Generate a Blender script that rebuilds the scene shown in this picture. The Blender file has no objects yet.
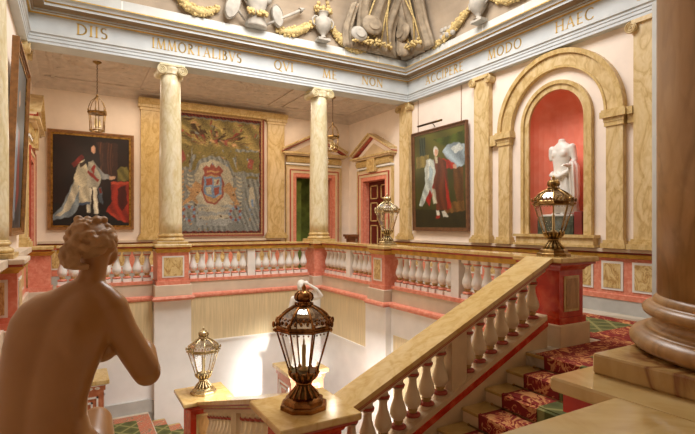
import bpy, bmesh, math, random
from mathutils import Vector, Matrix
random.seed(7)
PI = math.pi
C = bpy.context.scene.collection
SC = bpy.context.scene

# ------------------------------------------------------------------ materials
def lin(c):
    if isinstance(c, str):
        c = [int(c[i:i+2], 16)/255 for i in (0, 2, 4)]
    return tuple((v/12.92 if v <= .04045 else ((v+.055)/1.055)**2.4) for v in c)

def newmat(name):
    m = bpy.data.materials.new(name); m.use_nodes = True
    nt = m.node_tree
    return m, nt, nt.nodes['Principled BSDF']

def ramp(nt, fac, stops):
    r = nt.nodes.new('ShaderNodeValToRGB')
    els = r.color_ramp.elements
    while len(els) < len(stops): els.new(.5)
    for e, (p, c) in zip(els, stops):
        e.position = p; e.color = (*lin(c), 1)
    nt.links.new(fac, r.inputs['Fac'])
    return r.outputs['Color']

def objco(nt, scale=(1, 1, 1), rot=(0, 0, 0)):
    tc = nt.nodes.new('ShaderNodeTexCoord'); mp = nt.nodes.new('ShaderNodeMapping')
    mp.inputs['Scale'].default_value = scale; mp.inputs['Rotation'].default_value = rot
    nt.links.new(tc.outputs['Object'], mp.inputs['Vector'])
    return mp.outputs['Vector']

def noise(nt, vec, scale, detail=4, dist=0):
    n = nt.nodes.new('ShaderNodeTexNoise')
    n.inputs['Scale'].default_value = scale; n.inputs['Detail'].default_value = detail
    n.inputs['Distortion'].default_value = dist
    nt.links.new(vec, n.inputs['Vector'])
    return n.outputs['Fac']

def bump(nt, bs, h, strength, dist=.01):
    b = nt.nodes.new('ShaderNodeBump')
    b.inputs['Strength'].default_value = strength; b.inputs['Distance'].default_value = dist
    nt.links.new(h, b.inputs['Height']); nt.links.new(b.outputs['Normal'], bs.inputs['Normal'])

def paint(name, col, rough=.6, var=.06, scale=3, metal=0, bumpy=0, scl=(1, 1, 1)):
    m, nt, bs = newmat(name)
    c = [int(col[i:i+2], 16)/255 for i in (0, 2, 4)]
    lo = [max(0, v*(1-var)) for v in c]; hi = [min(1, v*(1+var)) for v in c]
    f = noise(nt, objco(nt, scl), scale, 5)
    nt.links.new(ramp(nt, f, [(.3, lo), (.7, hi)]), bs.inputs['Base Color'])
    bs.inputs['Roughness'].default_value = rough; bs.inputs['Metallic'].default_value = metal
    if bumpy: bump(nt, bs, f, bumpy)
    return m

def marble(name, base, vein, light, rough=.25, scale=2.2, rot=(.5, .6, .3), veinw=.5):
    m, nt, bs = newmat(name)
    v = objco(nt, (1, 1, .45), rot)
    n1 = noise(nt, v, scale, 6, 1.6)
    c1 = ramp(nt, n1, [(.30, light), (.44, base), (.495, vein), (.53, base), (.62, light), (.70, base)])
    n = noise(nt, v, scale*4.5, 5, 2.0)
    c2 = ramp(nt, n, [(.38, 'f3eee2'), (.56, 'ffffff')])
    mx = nt.nodes.new('ShaderNodeMix'); mx.data_type = 'RGBA'; mx.blend_type = 'MULTIPLY'
    mx.inputs['Factor'].default_value = 1
    nt.links.new(c1, mx.inputs['A']); nt.links.new(c2, mx.inputs['B'])
    nt.links.new(mx.outputs['Result'], bs.inputs['Base Color'])
    bs.inputs['Roughness'].default_value = rough
    return m

def speckle(name, base, dark, light, rough=.25, scale=9):
    m, nt, bs = newmat(name)
    f = noise(nt, objco(nt), scale, 7, .6)
    nt.links.new(ramp(nt, f, [(.25, dark), (.5, base), (.75, light)]), bs.inputs['Base Color'])
    bs.inputs['Roughness'].default_value = rough
    return m

def metal(name, col, dark, rough=.28, scale=14):
    m, nt, bs = newmat(name)
    f = noise(nt, objco(nt), scale, 4)
    nt.links.new(ramp(nt, f, [(.3, dark), (.6, col)]), bs.inputs['Base Color'])
    bs.inputs['Metallic'].default_value = 1; bs.inputs['Roughness'].default_value = rough
    return m

def glassmat(name, col='ffffff', rough=.02, alpha=.16):
    m, nt, bs = newmat(name)
    out = nt.nodes['Material Output']
    tr = nt.nodes.new('ShaderNodeBsdfTransparent'); tr.inputs['Color'].default_value = (*lin(col), 1)
    gl = nt.nodes.new('ShaderNodeBsdfGlossy'); gl.inputs['Roughness'].default_value = rough
    f = nt.nodes.new('ShaderNodeLayerWeight'); f.inputs['Blend'].default_value = .35
    mt = nt.nodes.new('ShaderNodeMath'); mt.operation = 'MULTIPLY_ADD'
    mt.inputs[1].default_value = .5; mt.inputs[2].default_value = alpha*.3
    nt.links.new(f.outputs['Facing'], mt.inputs[0])
    mx = nt.nodes.new('ShaderNodeMixShader')
    nt.links.new(mt.outputs[0], mx.inputs['Fac'])
    nt.links.new(tr.outputs[0], mx.inputs[1]); nt.links.new(gl.outputs[0], mx.inputs[2])
    nt.links.new(mx.outputs[0], out.inputs['Surface'])
    return m

def carpet(name, ca, cb, cc, scale, mode):
    m, nt, bs = newmat(name)
    v = objco(nt)
    if mode == 'lattice':
        # diagonal lattice of pale lines over green
        vals = []
        for r in (PI/4, -PI/4):
            mp = nt.nodes.new('ShaderNodeMapping'); mp.inputs['Rotation'].default_value = (0, 0, r)
            nt.links.new(v, mp.inputs['Vector'])
            w = nt.nodes.new('ShaderNodeTexWave'); w.bands_direction = 'X'
            w.inputs['Scale'].default_value = scale; w.inputs['Distortion'].default_value = .5
            nt.links.new(mp.outputs[0], w.inputs['Vector']); vals.append(w.outputs['Fac'])
        mm = nt.nodes.new('ShaderNodeMath'); mm.operation = 'MAXIMUM'
        nt.links.new(vals[0], mm.inputs[0]); nt.links.new(vals[1], mm.inputs[1])
        col = ramp(nt, mm.outputs[0], [(.0, cb), (.55, ca), (.9, ca), (.97, cc)])
    else:
        # scrolling damask: voronoi + noise
        vo = nt.nodes.new('ShaderNodeTexVoronoi'); vo.feature = 'SMOOTH_F1'
        vo.inputs['Scale'].default_value = scale
        n = noise(nt, v, scale*.8, 3, 1.5)
        mp = nt.nodes.new('ShaderNodeVectorMath'); mp.operation = 'ADD'
        cn = nt.nodes.new('ShaderNodeCombineXYZ')
        nt.links.new(n, cn.inputs[0]); nt.links.new(n, cn.inputs[1])
        nt.links.new(v, mp.inputs[0]); nt.links.new(cn.outputs[0], mp.inputs[1])
        nt.links.new(mp.outputs[0], vo.inputs['Vector'])
        s = nt.nodes.new('ShaderNodeMath'); s.operation = 'SINE'
        k = nt.nodes.new('ShaderNodeMath'); k.operation = 'MULTIPLY'; k.inputs[1].default_value = 16
        nt.links.new(vo.outputs['Distance'], k.inputs[0]); nt.links.new(k.outputs[0], s.inputs[0])
        col = ramp(nt, s.outputs[0], [(.0, ca), (.35, ca), (.6, cb), (.95, cc)])
    nt.links.new(col, bs.inputs['Base Color'])
    bs.inputs['Roughness'].default_value = .95
    f = noise(nt, v, 220, 2)
    bump(nt, bs, f, .5, .004)
    return m

M = {}
M['wall'] = paint('wall_cream', 'f0e0d0', .75, .02)
M['lowwall'] = paint('wall_lower_white', 'ebe8e4', .7, .02)
M['white'] = paint('white_paint', 'e4e0d8', .55, .03)
M['grey'] = paint('grey_white_paint', 'c2c1ba', .55, .03)
M['ent'] = paint('entablature_white', 'c6cbcc', .55, .03)
M['entd'] = paint('entablature_taupe', '8b7455', .6, .08)
M['cove'] = paint('cove_taupe', 'a9967f', .8, .10, 1.2)
M['ceil'] = paint('gallery_ceiling', 'cfc0b2', .8, .05, 5)
M['relief'] = paint('stone_relief', 'a69e91', .7, .10, 6)
M['reliefd'] = paint('stone_relief_umber', '94836c', .75, .15, 6)
M['giltleaf'] = paint('gilt_leaf', 'bca26a', .7, .2, 22, 0, .5)
M['gold'] = paint('gilt_paint', 'c39a3f', .4, .10, 8, .3)
M['siennap'] = marble('pale_column_marble', 'dfd2ad', 'd6c79c', 'e4d9bc', .35, 1.8, (.4, 1.0, .3))
M['sienna'] = marble('sienna_marble', 'd3b884', 'be9f66', 'dac294', .35, 1.8, (.5, .9, .3))
M['siennad'] = marble('sienna_marble_deep', 'cbae74', 'bc9c60', 'd4ba86', .3, 3.0, (.5, .6, .8))
M['panelm'] = marble('panel_marble', 'd2b57a', 'ad8550', 'e0ca95', .3, 6, (.3, .9, .2))
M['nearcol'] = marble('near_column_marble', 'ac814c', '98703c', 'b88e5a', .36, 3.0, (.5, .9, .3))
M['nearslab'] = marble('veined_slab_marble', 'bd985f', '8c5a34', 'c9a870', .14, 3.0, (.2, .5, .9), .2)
M['railm'] = marble('rail_marble', 'd4b478', 'ccaa6a', 'd9bc86', .13, 1.3, (.1, .3, .5))
M['pink'] = speckle('pink_scagliola', 'de8a70', 'cf735a', 'e8a68e', .35, 14)
M['red'] = speckle('red_scagliola', 'c0331b', 'a62713', 'd2603e', .22, 6)
M['redline'] = paint('red_moulding', 'ab4a38', .4, .10, 8)
M['niche'] = speckle('niche_red', 'ee8a70', 'e87e62', 'f29c84', .4, 3)
M['fascia'] = paint('beige_fascia', 'd3c0a9', .6, .04)
M['woodpanel'] = paint('combed_beige_panel', 'd6c299', .55, .06, 2.2, 0, 0, (14, 14, .7))
M['balw'] = paint('white_stone_baluster', 'e9e4dc', .4, .04)
M['balc'] = paint('cream_stone_baluster', 'e2cfae', .35, .05)
M['cream'] = paint('cream_stone', 'd9c09a', .5, .05)
M['brass'] = metal('aged_brass', 'b4925c', '6e5530', .28)
M['copper'] = metal('coppery_bronze', 'a4703f', '5c3a1c', .24)
M['silverb'] = metal('pale_brass', 'd8c8a0', '9c8250', .25)
M['silverb'].node_tree.nodes['Principled BSDF'].inputs['Metallic'].default_value = .88
M['chain'] = metal('dark_bronze', '6b5330', '3b2b17', .4)
M['glass'] = glassmat('clear_glass')
M['glassd'] = glassmat('smoked_dome_glass', 'c9b9a2', .08, .5)
M['glassp'] = glassmat('pale_dome_glass', 'f0ece4', .06, 1.2)
M['candle'] = paint('candle_tube', 'e8d49c', .5, .03)
M['candleb'] = paint('bronze_candle_tube', 'a8834a', .4, .05)
M['marblestat'] = paint('white_statue_marble', 'e2ddd3', .45, .06, 5)
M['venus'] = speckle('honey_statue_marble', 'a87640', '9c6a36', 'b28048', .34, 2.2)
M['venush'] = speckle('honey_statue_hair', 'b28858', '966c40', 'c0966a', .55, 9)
M['frame'] = paint('walnut_gilt_frame', '8d6238', .4, .15, 10)
M['framed'] = paint('thin_brown_frame', '6e4a2e', .45, .12, 10)
M['goldframe'] = metal('inner_gilt_slip', 'c79a52', '7d5a28', .35)
M['canvasd'] = speckle('canvas_umber', '2c1a14', '1a0f0c', '402619', .5, 3)
M['canvasg'] = speckle('canvas_olive', '45411a', '2a260c', '5c5622', .5, 3)
M['p_white'] = speckle('paint_ivory', 'bdb8a0', '858470', 'd8d4c0', .5, 18)
M['p_blue'] = speckle('paint_greyblue', '8a9aa0', '5a6a74', 'b2bdb8', .5, 14)
M['p_red'] = speckle('paint_crimson', '93281f', '641710', 'b8483a', .5, 12)
M['p_skin'] = paint('paint_skin', 'c99c82', .5, .1, 20)
M['p_brown'] = speckle('paint_brown', '553018', '341c0c', '70482a', .5, 12)
M['p_dark'] = paint('paint_black', '17100d', .5, .1, 8)
M['p_olive'] = speckle('paint_bronze', '69582a', '4a3c18', '8c7a42', .5, 20)
M['t_grey'] = speckle('tapestry_grey', '7d7c74', '5d5c55', '9a978a', .9, 24)
M['t_olive'] = speckle('tapestry_olive', '75694a', '4c4028', '9a8a62', .9, 16)
M['t_dark'] = speckle('tapestry_umber', '4a3322', '35231a', '6e5333', .9, 18)
M['t_pale'] = speckle('tapestry_ivory', 'a39c8a', '86806f', 'b8b19f', .9, 16)
M['t_tan'] = speckle('tapestry_tan', 'a9845c', '86613f', 'c09c70', .9, 24)
M['t_red'] = speckle('tapestry_rust', '8d4a3a', '6d3227', 'a8654f', .9, 24)
M['t_blue'] = speckle('tapestry_blue', '7488a0', '5a6c84', '93a4b5', .9, 20)
M['carpr'] = carpet('red_damask_carpet', '7c1a10', 'a8482a', 'c98f58', 5.0, 'damask')
M['carpt'] = carpet('terracotta_border_carpet', 'b4674a', 'd49a78', '7c6a52', 6.5, 'damask')
M['carpg'] = carpet('green_lattice_carpet', '565728', '464820', '86804c', 1.05, 'lattice')
M['carpe'] = paint('dark_red_carpet_edge', '7a1d14', .95, .1, 30)
M['step'] = marble('stair_stone', 'b39350', 'a78648', 'bc9e60', .3, .9, (.2, .1, .6))
M['floor'] = marble('stone_floor', 'c5b9a6', 'a89a86', 'd2c8b8', .35, .8)
M['greystone'] = paint('grey_marble_skirting', 'b9b8b2', .4, .06, 3)
M['terra'] = speckle('terracotta_scagliola', 'bd7350', 'a35c3c', 'd08c68', .4, 10)
M['doorred'] = paint('mahogany_door', '581a12', .3, .15, 6, 0, 0, (6, 6, 1))
M['green'] = paint('green_damask', '72863a', .7, .2, 4)
M['dark'] = paint('dark_void', '1c1812', .8, .1)
M['greend'] = speckle('dark_green_marble', '3c4438', '262c24', '5d6656', .25, 9)
M['rededge'] = paint('dark_red_block', '7a2a22', .5, .1)
M['wood'] = paint('brown_wood', '7a4d2e', .45, .15, 6)
M['letter'] = paint('gilt_lettering', 'cba656', .5, .05, 12)

# ------------------------------------------------------------------ mesh builder
class MB:
    def __init__(s): s.v = []; s.f = []; s.m = []; s.s = []
    def add(s, vs, fs, m=0, sm=False):
        o = len(s.v); s.v += [tuple(v) for v in vs]
        for f in fs: s.f.append([i+o for i in f]); s.m.append(m); s.s.append(sm)
        return s
    def box(s, x0, x1, y0, y1, z0, z1, m=0):
        v = [(x0,y0,z0),(x1,y0,z0),(x1,y1,z0),(x0,y1,z0),(x0,y0,z1),(x1,y0,z1),(x1,y1,z1),(x0,y1,z1)]
        return s.add(v, [(0,3,2,1),(4,5,6,7),(0,1,5,4),(1,2,6,5),(2,3,7,6),(3,0,4,7)], m)
    def bev(s, x0, x1, y0, y1, z0, z1, m=0, b=.01):
        # box with chamfered vertical and top/bottom edges
        def ring(z, i): return [(x0+i+b,y0+i,z),(x1-i-b,y0+i,z),(x1-i,y0+i+b,z),(x1-i,y1-i-b,z),(x1-i-b,y1-i,z),(x0+i+b,y1-i,z),(x0+i,y1-i-b,z),(x0+i,y0+i+b,z)]
        return s.loft([ring(z0, b*.6), ring(z0+b, 0), ring(z1-b, 0), ring(z1, b*.6)], m, False)
    def loft(s, rings, m=0, sm=True, cap=True, closed=False):
        n = len(rings[0]); vs = [p for r in rings for p in r]; fs = []
        k = len(rings)
        for i in range(k if closed else k-1):
            a = i*n; b = ((i+1) % k)*n
            for j in range(n):
                fs.append((a+j, a+(j+1) % n, b+(j+1) % n, b+j))
        o = len(s.v); s.add(vs, fs, m, sm)
        if cap and not closed:
            s.f.append([o+j for j in reversed(range(n))]); s.m.append(m); s.s.append(False)
            s.f.append([o+(k-1)*n+j for j in range(n)]); s.m.append(m); s.s.append(False)
        return s
    def lathe(s, prof, seg=24, c=(0,0,0), m=0, sm=True, a0=0, sx=1, sy=1, ax='z'):
        rings = []
        for r, z in prof:
            rg = []
            for j in range(seg):
                a = a0+2*PI*j/seg; x = r*math.cos(a)*sx; y = r*math.sin(a)*sy
                if ax == 'z': p = (x, y, z)
                elif ax == 'x': p = (z, x, y)
                else: p = (x, -z, y) if True else None
                rg.append((p[0]+c[0], p[1]+c[1], p[2]+c[2]))
            rings.append(rg)
        return s.loft(rings, m, sm)
    def prism(s, poly, ax, a0, a1, m=0):
        def P(u, v, w): return {'x': (w,u,v), 'y': (u,w,v), 'z': (u,v,w)}[ax]
        r0 = [P(u,v,a0) for u,v in poly]; r1 = [P(u,v,a1) for u,v in poly]
        return s.loft([r0, r1], m, False)
    def tube(s, pts, r, seg=8, m=0, closed=False):
        pts = [Vector(p) for p in pts]; n = len(pts)
        rs = r if isinstance(r, (list, tuple)) else [r]*n
        rings = []; up = Vector((0,0,1))
        prev = None
        for i, p in enumerate(pts):
            if closed: t = pts[(i+1) % n]-pts[i-1]
            else: t = pts[min(i+1,n-1)]-pts[max(i-1,0)]
            t.normalize()
            if prev is None:
                a = t.cross(up)
                if a.length < .05: a = t.cross(Vector((1,0,0)))
            else: a = prev-t*prev.dot(t)
            a.normalize(); prev = a; b = t.cross(a)
            rings.append([tuple(p+rs[i]*(a*math.cos(2*PI*j/seg)+b*math.sin(2*PI*j/seg))) for j in range(seg)])
        return s.loft(rings, m, True, True, closed)
    def ell(s, c, r, m=0, seg=14, rings=9, rot=None):
        if not isinstance(r, (list, tuple)): r = (r,r,r)
        R = rot or Matrix.Identity(3); rg = []
        for i in range(1, rings):
            a = PI*i/rings
            rg.append([tuple(Vector(c)+R@Vector((r[0]*math.sin(a)*math.cos(2*PI*j/seg), r[1]*math.sin(a)*math.sin(2*PI*j/seg), -r[2]*math.cos(a)))) for j in range(seg)])
        top = tuple(Vector(c)+R@Vector((0,0,r[2]))); bot = tuple(Vector(c)+R@Vector((0,0,-r[2])))
        o = len(s.v); s.loft(rg, m, True, False)
        k = len(s.v); s.v += [bot, top]; L = o+(rings-2)*seg
        for j in range(seg):
            s.f.append([k, o+(j+1) % seg, o+j]); s.m.append(m); s.s.append(True)
            s.f.append([k+1, L+j, L+(j+1) % seg]); s.m.append(m); s.s.append(True)
        return s
    def mould(s, prof, path, mats, closed=False):
        # sweep profile (offset to the left of the path, z) with mitred corners; mats per profile edge
        n = len(path); P = [Vector(p) for p in path]; cols = []
        for i in range(n):
            if closed or 0 < i < n-1:
                d0 = (P[i]-P[i-1]).normalized(); d1 = (P[(i+1) % n]-P[i]).normalized()
            elif i == 0: d0 = d1 = (P[1]-P[0]).normalized()
            else: d0 = d1 = (P[-1]-P[-2]).normalized()
            n0 = Vector((-d0.y, d0.x)); n1 = Vector((-d1.y, d1.x))
            w = (n0+n1); w = w/w.dot(n0) if w.length > 1e-6 else n0
            cols.append([(P[i].x+w.x*o, P[i].y+w.y*o, z) for o, z in prof])
        k = len(prof)
        for i in range(n if closed else n-1):
            a, b = cols[i], cols[(i+1) % n]
            for j in range(k-1):
                mm = mats[j] if isinstance(mats, (list, tuple)) else mats
                s.add([a[j], b[j], b[j+1], a[j+1]], [(0,1,2,3)], mm)
        if not closed:
            s.add(cols[0], [list(range(k))], 0); s.add(cols[-1], [list(reversed(range(k)))], 0)
        return s
    def chain(s, pts, m=0, seg=12):
        # string of overlapping spheres (x,y,z,r) used before a voxel remesh
        for a, b in zip(pts, pts[1:]):
            A, B = Vector(a[:3]), Vector(b[:3]); L = (B-A).length
            n = max(2, int(L/(min(a[3], b[3])*.35))+1)
            for i in range(n+1):
                t = i/n; s.ell(A.lerp(B, t), a[3]+(b[3]-a[3])*t, m, seg, 8)
        return s
    def build(s, name, mats, parent=None, loc=None, rz=0):
        me = bpy.data.meshes.new(name); me.from_pydata(s.v, [], s.f)
        if not isinstance(mats, (list, tuple)): mats = [mats]
        for k in mats: me.materials.append(M[k])
        me.polygons.foreach_set('material_index', s.m)
        me.polygons.foreach_set('use_smooth', s.s)
        bm = bmesh.new(); bm.from_mesh(me); bmesh.ops.recalc_face_normals(bm, faces=bm.faces); bm.to_mesh(me); bm.free()
        me.update()
        o = bpy.data.objects.new(name, me); C.objects.link(o)
        if parent: o.parent = parent
        if loc: o.location = loc
        o.rotation_euler = (0,0,rz)
        return o

def thing(name, label, cat, loc=(0,0,0), rz=0, group=None):
    o = bpy.data.objects.new(name, None); C.objects.link(o)
    o.empty_display_size = .2
    o.location = loc; o.rotation_euler = (0,0,rz)
    o['label'] = label; o['category'] = cat
    if group: o['group'] = group
    return o
def tag(o, label, cat, group=None):
    o['label'] = label; o['category'] = cat
    if group: o['group'] = group
    return o
def struct(o): o['kind'] = 'structure'; return o
def kids(o): return [c for c in bpy.data.objects if c.parent == o]
def dup(root, label, loc, rz=0, scale=None):
    r = root.copy(); C.objects.link(r); r.location = loc; r.rotation_euler = (0,0,rz); r['label'] = label
    if scale: r.scale = scale
    def rec(a, b):
        for ch in kids(a):
            c = ch.copy(); C.objects.link(c); c.parent = b; rec(ch, c)
    rec(root, r)
    return r

# ------------------------------------------------------------------ dimensions
XL, XR = -.95, 9.10            # left and right walls of the hall
YF = 15.65                     # back wall of the far gallery
YC = 12.0                      # line of the far columns
ZC = 5.69                      # gallery ceiling
ZB = 1.25                      # ledge on which columns and pilasters stand
ZA = 5.48                      # underside of the architrave
ZG = -4.11                     # ground floor

# ------------------------------------------------------------------ setting
def wallmb(): return MB()
# right wall with arched niche and a doorway
m = MB(); x0, x1 = XR, XR+.25; zt = 9.2
NY, NR, NZ0, NZS = 6.69, .685, 1.3, 3.95
m.box(x0,x1,-2.6,NY-NR,ZG,zt); m.box(x0,x1,NY+NR,13.1,ZG,zt); m.box(x0,x1,14.5,YF+.25,ZG,zt)
m.box(x0,x1,13.1,14.5,3.4,zt); m.box(x0,x1,13.1,14.5,ZG,0); m.box(x0,x1,NY-NR,NY+NR,ZG,NZ0)
arc = [(NY+NR*math.cos(PI*i/24), NZS+NR*math.sin(PI*i/24)) for i in range(25)]
for (a, b) in zip(arc, arc[1:]):
    m.prism([a, (a[0], zt), (b[0], zt), b], 'x', x0, x1)
NSEG = 16
def nich(a, z): return (x0+.62*math.sin(a)*1.0, NY+NR*math.cos(a), z)
for i in range(NSEG):
    a, b = PI*i/NSEG, PI*(i+1)/NSEG
    m.add([nich(a,NZ0), nich(b,NZ0), nich(b,NZS), nich(a,NZS)], [(0,1,2,3)], 1, True)
    for k in range(10):
        e, f = PI/2*k/10, PI/2*(k+1)/10
        def dm(a, e): return (x0+.62*math.sin(a)*math.cos(e), NY+NR*math.cos(a)*math.cos(e), NZS+NR*math.sin(e))
        m.add([dm(a,e), dm(b,e), dm(b,f), dm(a,f)], [(0,1,2,3)], 1, True)
m.add([nich(PI*i/NSEG, NZ0) for i in range(NSEG+1)], [list(range(NSEG+1))], 1)
m.box(x1, x1+.05, 13.0, 14.6, 0, 3.5, 2)
struct(m.build('wall_right', ['wall','niche','dark']))
# left wall
m = MB(); m.box(XL-.25,XL,-2.6,YF+.25,ZG,9.2)
struct(m.build('wall_left', 'wall'))
# far wall with a doorway
m = MB()
m.box(XL,6.88,YF,YF+.25,-.3,ZC+.1); m.box(8.32,XR,YF,YF+.25,-.3,ZC+.1); m.box(6.88,8.32,YF,YF+.25,3.6,ZC+.1)
m.box(6.3,8.9,YF+1.3,YF+1.4,-.1,3.9,1); m.box(6.3,6.4,YF+.25,YF+1.3,-.1,3.9,2); m.box(8.8,8.9,YF+.25,YF+1.3,-.1,3.9,2)
m.box(6.3,8.9,YF+.25,YF+1.4,3.9,4.0,2); m.box(6.3,8.9,YF,YF+1.4,-.1,0,2)
struct(m.build('wall_far', ['wall','green','dark']))
# wall behind the camera
m = MB(); m.box(XL,XR,-2.85,-2.6,ZG,9.2); struct(m.build('wall_near', 'wood'))
# lower walls of the stairwell under the galleries, with combed beige panels
m = MB()
m.box(XL,6.25,11.8,12.0,ZG,-.02)
m.box(1.62,2.44,11.66,11.8,ZG,-.05)
m.box(5.6,6.2,11.62,11.8,ZG,-.05)
for a, b in ((XL+.02,1.6),(2.46,5.6)): m.box(a,b,11.79,11.8,-1.11,-.06,1)
for a, b in ((XL+.02,1.6),(2.46,5.6)): m.box(a,b,11.77,11.8,-1.15,-1.11,0)
struct(m.build('wall_lower_far', ['lowwall','woodpanel']))
m = MB()
m.box(5.86,6.1,4.2,11.62,ZG,-.001); m.box(5.72,5.86,8.3,9.1,ZG,-.05)
m.box(5.845,5.86,9.12,11.6,-1.11,-.06,1); m.box(5.825,5.86,9.1,11.62,-1.15,-1.11,0)
m.box(5.845,5.86,5.0,8.2,-1.9,-.62,1)
struct(m.build('wall_lower_right', ['lowwall','woodpanel']))
m = MB(); m.box(XL,XR,.2,.6,ZG,-.02); struct(m.build('wall_lower_near', 'lowwall'))
m = MB(); m.box(8.55,XR,4.28,4.43,0,ZA); struct(m.build('wall_return', 'grey'))

# floors
m = MB()
m.box(XL,XR,11.8,YF,-.3,0); m.box(6.1,XR,4.34,11.8,-.3,0); m.box(5.88,6.1,4.8,11.8,-.3,0)
m.box(5.26,XR,.6,4.34,-.3,0); m.box(XL,XR,-2.6,.6,-.3,0)
struct(m.build('floor_gallery', 'floor'))
m = MB(); m.box(XL,XR,-2.6,12.0,ZG-.2,ZG); struct(m.build('floor_ground', 'floor'))
m = MB(); m.box(XL,2.565,.6,4.9,-1.56,-1.36); struct(m.build('floor_landing', 'step'))
m = MB(); m.box(XL,2.55,8.4,9.3,-2.78,-2.58); m.box(XL,1.5,9.3,11.8,-2.78,-2.58); struct(m.build('floor_lower_landing', 'floor'))

# ceilings of the galleries
m = MB(); m.box(XL,XR,12.2,YF,ZC,ZC+.12)
struct(m.build('ceiling_far_gallery', 'ceil'))
m = MB(); m.box(XL,XR,-2.6,.3,ZC,ZC+.12); struct(m.build('ceiling_near_gallery', 'entd'))
m = MB()
prof = [(0,5.50),(.05,5.52),(.09,5.60),(.18,5.66),(.2,5.69),(0,5.69)]
m.mould(prof, [(XL,12.25),(XR,12.25),(XR,YF),(XL,YF)], 0, True)
struct(m.build('trim_gallery_cornice', 'ceil'))
# ceiling relief: rings round each lantern hook and ribs
for i, (cx, cy) in enumerate(((.52,13.15),(7.03,13.1),(3.8,13.6))):
    m = MB()
    for r, w in ((.95,.05),(.72,.03),(.46,.05),(.2,.07)):
        m.loft([[(cx+q*math.cos(2*PI*j/48),cy+q*math.sin(2*PI*j/48),ZC+dz) for j in range(48)] for q, dz in ((r,.01),(r+w,-.02),(r+w*2,-.03),(r+w*3,.01))], 0, True, False)
    for k in range(16):
        a = 2*PI*k/16; m.ell((cx+.62*math.cos(a), cy+.62*math.sin(a), ZC-.005), (.06,.06,.02), 0, 8, 6)
    struct(m.build('trim_ceiling_rosette_%d' % (i+1), 'ceil'))
m = MB()
for y in (12.55, 14.95): m.box(XL+.3,XR-.3,y,y+.08,ZC-.04,ZC)
for x in (-.5,1.7,2.2,5.6,6.1,8.6): m.box(x,x+.08,12.55,15.03,ZC-.04,ZC)
for k in range(44):
    x = -.3+.21*k; a = .5*math.sin(k*1.7)
    for y in (12.85,13.3,13.75,14.2,14.65): m.ell((x,y+.08*math.sin(k*2.1+y*3),ZC), (.07,.045,.018), 0, 8, 5)
struct(m.build('trim_ceiling_relief', 'ceil'))

# ------------------------------------------------------------------ entablature, attic and cove round the stairwell
BX0, BX1, BY0, BY1 = -.80, 8.93, .72, 11.75
ring = [(BX0,BY0),(BX1,BY0),(BX1,BY1),(BX0,BY1)]
prof = [(-.5,6.4),(-.5,ZA),(0,ZA),(0,5.54),(.015,5.545),(.015,5.61),(.03,5.615),(.03,5.66),(.06,5.68),(.06,5.695),(.015,5.705),
        (.015,6.08),(.05,6.10),(.07,6.12),(.10,6.13),(.10,6.165),(.30,6.18),(.30,6.235),(.34,6.25),(.36,6.30),(.42,6.325),(.42,6.345),(.2,6.36)]
mt =   [0,0,0,0,0,0,0,0,0,1,0,1,0,2,0,2,0,1,0,0,1,0]
m = MB(); m.mould(prof, ring, mt, True)
ent = struct(m.build('trim_entablature', ['ent','gold','entd']))
# attic course of blocks
m = MB()
m.mould([(.2,6.355),(.26,6.36),(.26,6.60),(.235,6.62),(-.3,6.62)], ring, 0, True)
for k in range(9): m.box(-.2+k*1.12,-.17+k*1.12,BY1-.263,BY1-.2,6.38,6.595,1)
for k in range(9): m.box(BX1-.263,BX1-.2,1.2+k*1.2,1.23+k*1.2,6.38,6.595,1)
struct(m.build('trim_attic_blocks', ['grey','white']))
# cove
RC = 2.3
def cov(a): return (.20+RC*(1-math.cos(a)), 6.62+RC*math.sin(a))
prof = [cov(PI/2*.86*i/18) for i in range(19)]; prof += [(prof[-1][0]+.05, prof[-1][1]), (prof[-1][0]+.05, prof[-1][1]+.25)]
m = MB(); m.mould(prof, ring, 0, True)
for f in range(len(m.s)): m.s[f] = True
struct(m.build('ceiling_cove', 'cove'))
ox, oz = prof[-1]
m = MB()
X0, X1, Y0, Y1 = BX0+ox, BX1-ox, BY0+ox, BY1-ox
# glazed lantern rim above the cove and solid roof around it
m.box(XL-.25,X0,-2.6,YF,9.2,9.35); m.box(X1,XR+.25,-2.6,YF,9.2,9.35); m.box(X0,X1,-2.6,Y0,9.2,9.35); m.box(X0,X1,Y1,YF,9.2,9.35)
m.box(XL,XR,YF-.1,YF,5.9,9.2)
struct(m.build('ceiling_roof', 'cove'))

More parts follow.
